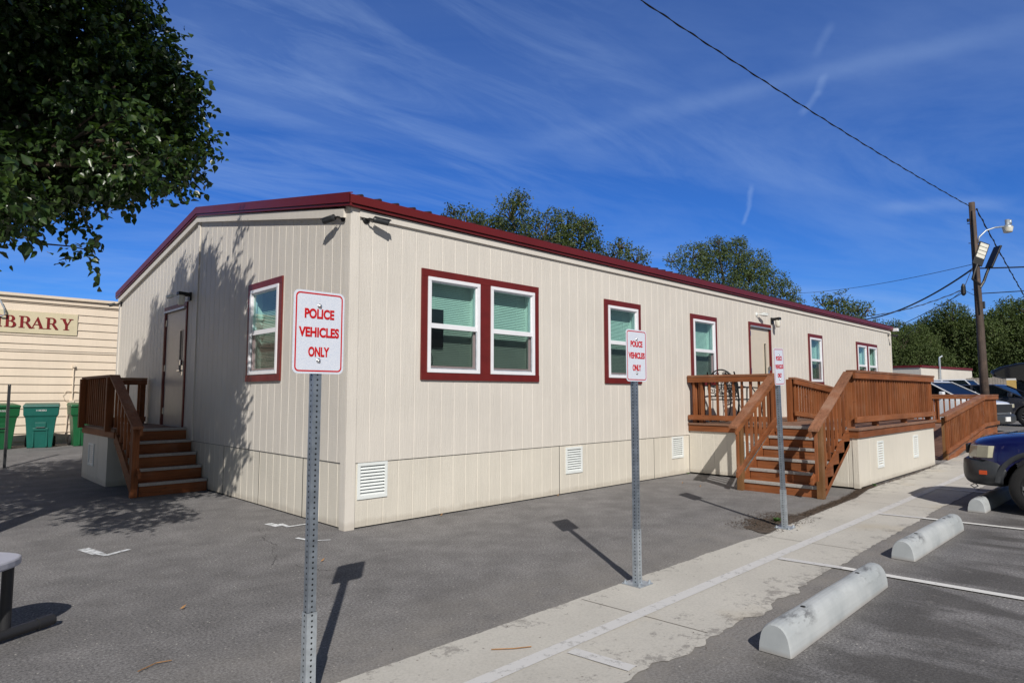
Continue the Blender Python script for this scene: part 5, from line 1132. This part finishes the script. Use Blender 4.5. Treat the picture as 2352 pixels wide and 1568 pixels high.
def pears():
    base = (-3.55, 1.35, 0)
    t = thing('street_tree', base, 'dense dark green glossy-leaved tree filling the upper left', 'tree')
    blobs = [(150, 150, 6.3, 190), (265, 200, 6.4, 130), (110, 330, 6.2, 150), (340, 300, 6.6, 88), (300, 60, 6.5, 60), (300, 130, 6.7, 88), (55, 400, 5.5, 82), (-170, 220, 6.0, 330), (-220, -250, 6.2, 380), (60, -260, 6.3, 330), (250, -120, 6.8, 110), (405, 245, 6.8, 38), (415, 375, 6.6, 28), (250, 385, 6.1, 62), (370, 385, 6.3, 42),
             (250, 320, 5.6, 95), (290, 385, 5.6, 60), (60, 300, 8.4, 150), (150, 200, 7.9, 150), (230, 20, 7.4, 140), (130, 405, 6.0, 45), (-60, 400, 5.3, 90), (20, 500, 5.4, 22), (440, 320, 6.7, 18), (340, 190, 7.6, 60), (200, 405, 5.8, 20), (425, 200, 6.8, 14)]
    Cs = []; Ds = []
    for u, v, d, rp in blobs:
        c = np.array(at(u, v, d)); r = rp * d / FPX; n_ = int(560 * r * r / 1.0 * (1.25 if v < 600 else 1)) + 30
        q = unit(n_); rad = r * (rng.uniform(.25, 1.0, n_) ** .45); lump = 1 + .30 * np.array([noise.noise(Vector(x) * 2.3 + Vector(c)) for x in q]); P = c + q * (rad * lump)[:, None]; Cs.append(P); Ds.append(q * .8 + unit(n_) * .5 + np.array([0, 0, .15]))
    # the stray sprig below the crown, and the low branch out of frame that shades the ground
    for (u, v, d, rp, n_) in ((198, 566, 5.9, 18, 5), (218, 556, 5.9, 10, 3), (184, 572, 5.9, 8, 2)):
        c = np.array(at(u, v, d)); q = unit(n_); P = c + q * (rp * d / FPX) * .7; Cs.append(P); Ds.append(q + np.array([0, 0, .1]))
    for c, r, n_ in (((-3.35, -.75, 2.75), .42, 110), ((-3.7, -.4, 3.2), .5, 140), ((-3.5, 2.3, 4.9), 1.2, 900), ((-3.9, 1.0, 4.6), 1.1, 600), ((-4.3, 3.2, 4.4), 1.3, 900), ((-2.9, 3.6, 5.0), .9, 420), ((-3.95, -.75, 6.5), 1.25, 560), ((-4.9, .1, 6.3), 1.5, 700), ((-4.2, .3, 7.2), 1.3, 450), ((-3.9, -.9, 5.5), .8, 200), ((-4.6, -.6, 5.0), 1.0, 300), ((-3.5, .2, 6.6), .8, 240), ((-4.4, 1.8, 3.2), 1.1, 420), ((-4.9, .6, 3.6), 1.0, 380), ((-3.9, 2.9, 3.4), 1.0, 380), ((-4.6, 3.6, 3.2), 1.2, 400)):  # low branch, rest of the crown, and high sunward masses added to shade visible leaves
        q = unit(n_); Cs.append(np.array(c) + q * (r * rng.uniform(.2, 1, n_) ** .5)[:, None] * np.array([1, 1, .6])); Ds.append(q + unit(n_) * .5)
    C = np.concatenate(Cs); D = np.concatenate(Ds); D /= np.linalg.norm(D, axis=1, keepdims=True)
    hn = C[:, 0] * .821 - C[:, 1] * .571; hu = C @ np.array([.3458, .4977, .7948])      # outline of the crown as the sun sees it
    lim = np.interp(hn, [-6.5, -5.3, -4.2, -3.4, -2.7, -1.7, -1.45, -1.40], [5.6, 5.9, 5.65, 5.5, 5.1, 4.05, 3.6, -9]) + .22 * np.sin(hn * 9) + .12 * np.sin(hn * 23 + 1)
    k_ = hu < lim; C = C[k_]; D = D[k_]
    V, F = sprigs(C, D, 9, rng.uniform(.14, .30, len(C)), .070, True); npmesh('crown', V, F, 'leaf', t)
    mb = MB(); b = Vector(base)
    mb.tube([b, b + Vector((.02, 0, .9)), b + Vector((-.05, .05, 1.9)), b + Vector((.05, 0, 3.0))], [.17, .14, .125, .11], 12); mb.build('trunk', 'bark', t, smooth=True)
    mb = MB(); top = b + Vector((.05, 0, 2.9))
    for u, v, d, rp in blobs:
        e = at(u, v, d); m1 = top.lerp(e, .45) + Vector((random.uniform(-.2, .2), random.uniform(-.2, .2), .25)); mb.tube([top, m1, e], [.06, .035, .012], 7)
        for k in range(5):
            q = Vector(unit(1)[0]); r = rp * d / FPX; mb.tube([m1.lerp(e, random.uniform(.3, 1)), e + q * r * .5 + Vector((0, 0, .1)), e + q * r * .85], [.014, .009, .004], 5)
    e0 = at(20, 500, 5.5); mb.tube([top, top.lerp(e0, .6) + Vector((0, 0, .1)), e0, at(100, 560, 5.8), at(165, 566, 5.9), at(190, 572, 5.9), at(225, 562, 5.9)], [.04, .02, .012, .009, .006, .005, .003], 6)
    for e in ((-3.35, -.75, 2.75), (-4.9, .6, 3.6), (-3.9, 2.9, 3.4), (-2.9, .35, 3.3)): mb.tube([top, top.lerp(Vector(e), .5) + Vector((0, 0, .15)), Vector(e)], [.05, .03, .012], 7)
    mb.build('branch', 'bark', t)
pears()

def big_tree(name, label, loc, height, blobs, mat, leaf, n_per, group=None, spiky=0., sub=5, tr=.2):
    """blobs in local coordinates (x, y, z, r)"""
    t = thing(name, (0, 0, 0), label, 'tree', group); Cs = []; Ds = []
    for (x, y, z, r) in blobs:
        n_ = int(n_per * r * r) + 10; q = unit(n_); rad = r * rng.uniform(.2, 1., n_) ** .4; sc = np.array([noise.noise(Vector(a) * 2.1 + Vector((x, y, z))) for a in q])
        keep = sc > -.28; q = q[keep]; rad = rad[keep] * (1 + .35 * sc[keep]); Cs.append(np.array([x, y, z]) + q * rad[:, None]); Ds.append(q * .5 + unit(len(q)) * .5 + np.array([0, 0, spiky]))
    C = np.concatenate(Cs); D = np.concatenate(Ds); D /= np.linalg.norm(D, axis=1, keepdims=True)
    V, F = sprigs(C, D, sub, rng.uniform(.5, 1.2, len(C)) * leaf * 3.2, leaf); npmesh('crown', V, F, mat, t)
    mb = MB(); zc = min(b[2] - b[3] * .5 for b in blobs); zc = max(1.5, zc * .8)
    mb.tube([(0, 0, -.1), (.05, .02, zc * .5), (-.03, .05, zc)], [tr * 1.2, tr, tr * .8], 10)
    for (x, y, z, r) in blobs: m1 = Vector((x * .5, y * .5, zc + (z - zc) * .45)); mb.tube([(-.03, .05, zc), m1, (x, y, z), (x + random.uniform(-.3, .3) * r, y + random.uniform(-.3, .3) * r, z + r * .8)], [tr * .6, tr * .35, tr * .16, .02], 6)
    for (x, y, z, r) in blobs:
        for k in range(7):
            q = Vector(unit(1)[0]); q.z = abs(q.z) * .8; mb.tube([(x, y, z - r * .2), (x + q.x * r * .6, y + q.y * r * .6, z + q.z * r * .6), (x + q.x * r * 1.05, y + q.y * r * 1.05, z + q.z * r * 1.05)], [.04, .025, .008], 4)
    mb.build('trunk', 'bark', t); t.location = loc; return t
def blobs_at(base, spec, depth):
    out = []
    for u, v, rp, dd in spec: p = at(u, v, depth + dd) - Vector(base); out.append((p.x, p.y, p.z, rp * depth / FPX))
    return out
d1 = 27; b_ = at(1270, 905, d1); base = (b_.x, b_.y, 0)
big_tree('live_oak', 'large small-leaved oak rising behind the middle of the roof', base, 9, blobs_at(base, [(1075, 520, 38, 0), (1120, 540, 45, 1), (1175, 500, 38, 0), (1190, 462, 20, 0), (1165, 560, 50, 1), (1250, 545, 55, -1), (1300, 520, 30, 0), (1330, 550, 42, 0), (1270, 590, 60, 1), (1360, 580, 30, 0), (1345, 520, 18, 0), (1410, 600, 26, 0), (1425, 570, 18, 0), (1460, 600, 26, 0), (1200, 600, 60, 0), (1110, 600, 60, 0), (1055, 560, 35, 0), (1290, 660, 90, 0), (1040, 490, 14, 0)], d1), 'leaf_oak', .10, 800, spiky=.45, tr=.12)
d2 = 37; b_ = at(1680, 905, d2); base = (b_.x, b_.y, 0)
big_tree('live_oak', 'feathery pale green tree behind the right half of the roof', base, 10, blobs_at(base, [(1590, 590, 32, 0), (1640, 585, 35, 1), (1690, 580, 30, 0), (1735, 610, 32, 0), (1660, 620, 50, 0), (1600, 630, 40, 0), (1720, 640, 45, 0), (1775, 650, 30, 0), (1800, 675, 28, 0), (1545, 600, 14, 0), (1700, 680, 60, 0), (1820, 690, 18, 0), (1650, 560, 14, 0), (1700, 562, 14, 0)], d2), 'leaf_fine', .105, 620, spiky=.2, tr=.12)
d3 = 46; b_ = at(1935, 905, d3); base = (b_.x, b_.y, 0)
big_tree('live_oak', 'small thin tree peeping over the far end of the roof', base, 8, blobs_at(base, [(1890, 700, 18, 0), (1925, 698, 20, 0), (1965, 712, 16, 0), (1990, 714, 12, 0), (1930, 730, 35, 0)], d3), 'leaf_oak', .17, 300, tr=.12)
protos = []
for k in range(3):
    bl = []
    for j in range(11):
        a = random.uniform(0, 6.28); rr = random.uniform(0, 2.6); z = random.uniform(2.6, 7.2); bl.append((rr * math.cos(a), rr * math.sin(a), z, random.uniform(1.3, 2.1) * (1 - .045 * (z - 3))))
    bl.append((0, 0, 8.0, 1.2)); protos.append(bl)
spots_s = None
lab_w = ['broad dark tree', 'tall rounded tree', 'lighter leafy tree']
tr_ = []
spots = [(2015, 57, .86), (2065, 60, .90), (2112, 57, .84), (2155, 61, 1.0), (2195, 58, 1.06), (2243, 63, .96), (2288, 58, .95), (2335, 61, 1.14), (2375, 56, 1.08), (2410, 60, 1.1), (2460, 58, 1.05), (2520, 62, 1.1), (2040, 70, .9), (2120, 72, 1.06), (2210, 72, 1.1), (2300, 73, 1.12)]
nm = ['nearest the office end', 'second from the office end', 'third along, lower crown', 'fourth along, above the far cream building', 'just left of the utility pole', 'right behind the utility pole', 'first right of the pole', 'above the shuttle bus', 'at the right edge of the view', 'beyond the right edge', 'further beyond the right edge', 'farthest past the right edge', 'in the back row by the office end', 'back row above the far building', 'in the back row behind the pole', 'in the back row above the bus']
for i, (u, d, s) in enumerate(spots):
    p = at(u, 905, d)
    if i < 3: o = big_tree('wood_tree', '', (0, 0, 0), 9, protos[i], 'leaf_wood', .17, 330, 'trees of the wood beyond the lot', tr=.25)
    else: o = copy_tree(tr_[i % 3])
    o['label'] = 'dark leafy tree of the wood, ' + nm[i]; o.location = (p.x, p.y, 0); o.scale = (s * .98, s * .98, s * (1.0 if i < 12 else .98)); o.rotation_euler = (0, 0, random.uniform(0, 6.28)); tr_.append(o)
for i, (x, y, s) in enumerate(((2.3, 27, .565), (3.6, 27, .56))):
    o = copy_tree(tr_[i]); o['label'] = ('treetop showing over the library roof, left one', 'treetop showing over the library roof beside the office')[i]; o['group'] = 'treetops behind the library'; o.location = (x, y, 0); o.scale = (s * .8, s * .8, s)
# undergrowth closing the foot of the wood
Cs = []
for i in range(2600):
    p = at(random.uniform(1960, 2650), 905, random.uniform(60, 66)); Cs.append((p.x, p.y, random.uniform(0, 4.2)))
C = np.array(Cs); D = unit(len(C)); V, F = sprigs(C, D, 5, rng.uniform(.6, 1.4, len(C)), .42); o = npmesh('undergrowth', V, F, 'leaf_wood'); tag(o, 'dark tangled undergrowth at the foot of the wood', 'undergrowth', kind='stuff')

# ------------------------------------------------------------------ sky and sun
SUN = Vector((-1.32, -1.90, 1.77)).normalized(); el = math.asin(SUN.z)
w = bpy.data.worlds.new('World'); S.world = w; w.use_nodes = True; t = w.node_tree; t.nodes.clear()
o = N(t, 'ShaderNodeOutputWorld'); bg = N(t, 'ShaderNodeBackground'); t.links.new(bg.outputs[0], o.inputs[0])
sk = N(t, 'ShaderNodeTexSky'); sk.sky_type = 'NISHITA'; sk.sun_disc = False; sk.sun_elevation = el; sk.sun_rotation = math.atan2(SUN.x, SUN.y)
sk.air_density = 1.0; sk.dust_density = .1; sk.ozone_density = 2.5; sk.altitude = 50
hs = N(t, 'ShaderNodeHueSaturation'); hs.inputs['Saturation'].default_value = 1.0; hs.inputs['Hue'].default_value = .50
tc0 = N(t, 'ShaderNodeTexCoord'); dt = N(t, 'ShaderNodeVectorMath', operation='DOT_PRODUCT'); t.links.new(tc0.outputs['Generated'], dt.inputs[0]); dt.inputs[1].default_value = tuple(SUN)
fa = N(t, 'ShaderNodeMapRange', interpolation_type='SMOOTHSTEP'); fa.inputs[1].default_value = .35; fa.inputs[2].default_value = -.25; t.links.new(dt.outputs['Value'], fa.inputs[0])
dk = mix(t, fa.outputs[0], (.50, .45, .41, 1), (.25, .60, 1.27, 1)); skt = mix(t, 1, sk.outputs[0], dk, 'MULTIPLY'); t.links.new(skt, hs.inputs['Color'])
tc = N(t, 'ShaderNodeTexCoord'); sp = N(t, 'ShaderNodeSeparateXYZ'); t.links.new(tc.outputs['Generated'], sp.inputs[0])
zz = N(t, 'ShaderNodeMath', operation='MAXIMUM'); zz.inputs[1].default_value = 0.0; t.links.new(sp.outputs[2], zz.inputs[0])
za = N(t, 'ShaderNodeMath', operation='ADD'); za.inputs[1].default_value = .12; t.links.new(zz.outputs[0], za.inputs[0])
dv = N(t, 'ShaderNodeVectorMath', operation='SCALE'); inv = N(t, 'ShaderNodeMath', operation='DIVIDE'); inv.inputs[0].default_value = 1; t.links.new(za.outputs[0], inv.inputs[1]); t.links.new(tc.outputs['Generated'], dv.inputs[0]); t.links.new(inv.outputs[0], dv.inputs['Scale'])
def cloud(rot, scl, scale, lo, hi, dist, detail=7, rough=.6, off=(0, 0, 0)):
    r0 = N(t, 'ShaderNodeMapping'); r0.inputs['Rotation'].default_value = (0, 0, R(rot)); t.links.new(dv.outputs[0], r0.inputs[0])
    mp = N(t, 'ShaderNodeMapping'); mp.inputs['Scale'].default_value = scl; mp.inputs['Location'].default_value = off; t.links.new(r0.outputs[0], mp.inputs[0])
    n_ = N(t, 'ShaderNodeTexNoise'); n_.inputs['Scale'].default_value = scale; n_.inputs['Detail'].default_value = detail; n_.inputs['Roughness'].default_value = rough; n_.inputs['Distortion'].default_value = dist; t.links.new(mp.outputs[0], n_.inputs['Vector'])
    return ramp(t, n_.outputs[0], [(lo, 0), (hi, 1)]).outputs[0]
c1_ = cloud(25, (.55, 1.5, 1), .75, .42, .80, .8); c2_ = cloud(5, (.6, 2.6, 1), 1.9, .43, .72, 1.2, 9, .65, (3, 1, 0)); c3_ = cloud(0, (.5, .5, 1), .8, .35, .70, .4, 4, .5, (5, 2, 0))
el_ = N(t, 'ShaderNodeMapRange', interpolation_type='SMOOTHSTEP'); el_.inputs[1].default_value = .30; el_.inputs[2].default_value = .62; el_.inputs[3].default_value = .80; el_.inputs[4].default_value = .22; t.links.new(zz.outputs[0], el_.inputs[0])
c1m = N(t, 'ShaderNodeMath', operation='MULTIPLY'); t.links.new(c1_, c1m.inputs[0]); t.links.new(el_.outputs[0], c1m.inputs[1])
m1 = N(t, 'ShaderNodeMath', operation='MULTIPLY'); t.links.new(c2_, m1.inputs[0]); t.links.new(c3_, m1.inputs[1])
m2 = N(t, 'ShaderNodeMath', operation='MULTIPLY_ADD'); t.links.new(c1m.outputs[0], m2.inputs[0]); m2.inputs[1].default_value = 1.0; t.links.new(m1.outputs[0], m2.inputs[2])
m3 = N(t, 'ShaderNodeMath', operation='MULTIPLY'); m3.use_clamp = True; t.links.new(m2.outputs[0], m3.inputs[0]); m3.inputs[1].default_value = .42
def pdir(u, v): return (FWD + RGT * ((u - 1176) / FPX) - UPV * ((v - 784) / FPX)).normalized()
wn = N(t, 'ShaderNodeTexNoise'); wn.inputs['Scale'].default_value = 26; wn.inputs['Detail'].default_value = 6; t.links.new(tc.outputs['Generated'], wn.inputs['Vector'])
wsub = N(t, 'ShaderNodeVectorMath', operation='MULTIPLY_ADD'); t.links.new(wn.outputs['Color'], wsub.inputs[0]); wsub.inputs[1].default_value = (.012, .012, .012); t.links.new(tc.outputs['Generated'], wsub.inputs[2])
wnrm = N(t, 'ShaderNodeVectorMath', operation='ADD'); t.links.new(wsub.outputs[0], wnrm.inputs[0]); wnrm.inputs[1].default_value = (-.006, -.006, -.006)
total = m3.outputs[0]
for (a_, b_, wd, amt) in (((1728, 425), (1716, 480), .0055, .19), ((1722, 470), (1704, 520), .0045, .20), ((1896, 168), (1880, 225), .008, .13), ((1885, 210), (1838, 262), .007, .13), ((1912, 50), (1866, 132), .008, .08), ((1560, 245), (2450, 40), .020, .10), ((1150, 345), (1800, 190), .022, .07), ((1990, 478), (2352, 462), .014, .16)):
    A_, B_ = pdir(*a_), pdir(*b_); n_ = A_.cross(B_).normalized(); m_ = (A_ + B_).normalized(); ln = math.acos(max(-1, min(1, A_.dot(B_)))) / 2; c_ = n_.cross(m_)
    d1_ = N(t, 'ShaderNodeVectorMath', operation='DOT_PRODUCT'); t.links.new(wnrm.outputs[0], d1_.inputs[0]); d1_.inputs[1].default_value = tuple(n_)
    ab_ = N(t, 'ShaderNodeMath', operation='ABSOLUTE'); t.links.new(d1_.outputs['Value'], ab_.inputs[0])
    r1_ = N(t, 'ShaderNodeMapRange', interpolation_type='SMOOTHSTEP'); r1_.inputs[1].default_value = wd; r1_.inputs[2].default_value = 0; r1_.inputs[4].default_value = amt; t.links.new(ab_.outputs[0], r1_.inputs[0])
    d2_ = N(t, 'ShaderNodeVectorMath', operation='DOT_PRODUCT'); t.links.new(wnrm.outputs[0], d2_.inputs[0]); d2_.inputs[1].default_value = tuple(c_)
    a2_ = N(t, 'ShaderNodeMath', operation='ABSOLUTE'); t.links.new(d2_.outputs['Value'], a2_.inputs[0])
    r2_ = N(t, 'ShaderNodeMapRange', interpolation_type='SMOOTHSTEP'); r2_.inputs[1].default_value = math.sin(ln) * 1.15; r2_.inputs[2].default_value = math.sin(ln) * .5; t.links.new(a2_.outputs[0], r2_.inputs[0])
    d3_ = N(t, 'ShaderNodeVectorMath', operation='DOT_PRODUCT'); t.links.new(wnrm.outputs[0], d3_.inputs[0]); d3_.inputs[1].default_value = tuple(m_)
    g3_ = N(t, 'ShaderNodeMath', operation='GREATER_THAN'); t.links.new(d3_.outputs['Value'], g3_.inputs[0]); g3_.inputs[1].default_value = 0
    p_ = N(t, 'ShaderNodeMath', operation='MULTIPLY'); t.links.new(r1_.outputs[0], p_.inputs[0]); t.links.new(r2_.outputs[0], p_.inputs[1])
    p2_ = N(t, 'ShaderNodeMath', operation='MULTIPLY_ADD'); t.links.new(p_.outputs[0], p2_.inputs[0]); t.links.new(g3_.outputs[0], p2_.inputs[1]); t.links.new(total, p2_.inputs[2]); total = p2_.outputs[0]
cl = mix(t, total, hs.outputs[0], (4.4, 6.2, 9.6, 1)); t.links.new(cl, bg.inputs[0]); bg.inputs[1].default_value = .083
sl_ = bpy.data.lights.new('sun', 'SUN'); sl_.energy = 4.15; sl_.angle = R(.55); sl_.color = (1, .955, .88); so = bpy.data.objects.new('sun', sl_); COL.objects.link(so); so.rotation_euler = (-SUN).to_track_quat('-Z', 'Y').to_euler()
S.view_settings.view_transform = 'Standard'; S.view_settings.look = 'None'; S.view_settings.exposure = .06; S.view_settings.gamma = 1
S.render.engine = 'CYCLES'
S.cycles.max_bounces = 8; S.cycles.transparent_max_bounces = 12
S.render.resolution_x = 1024; S.render.resolution_y = 682
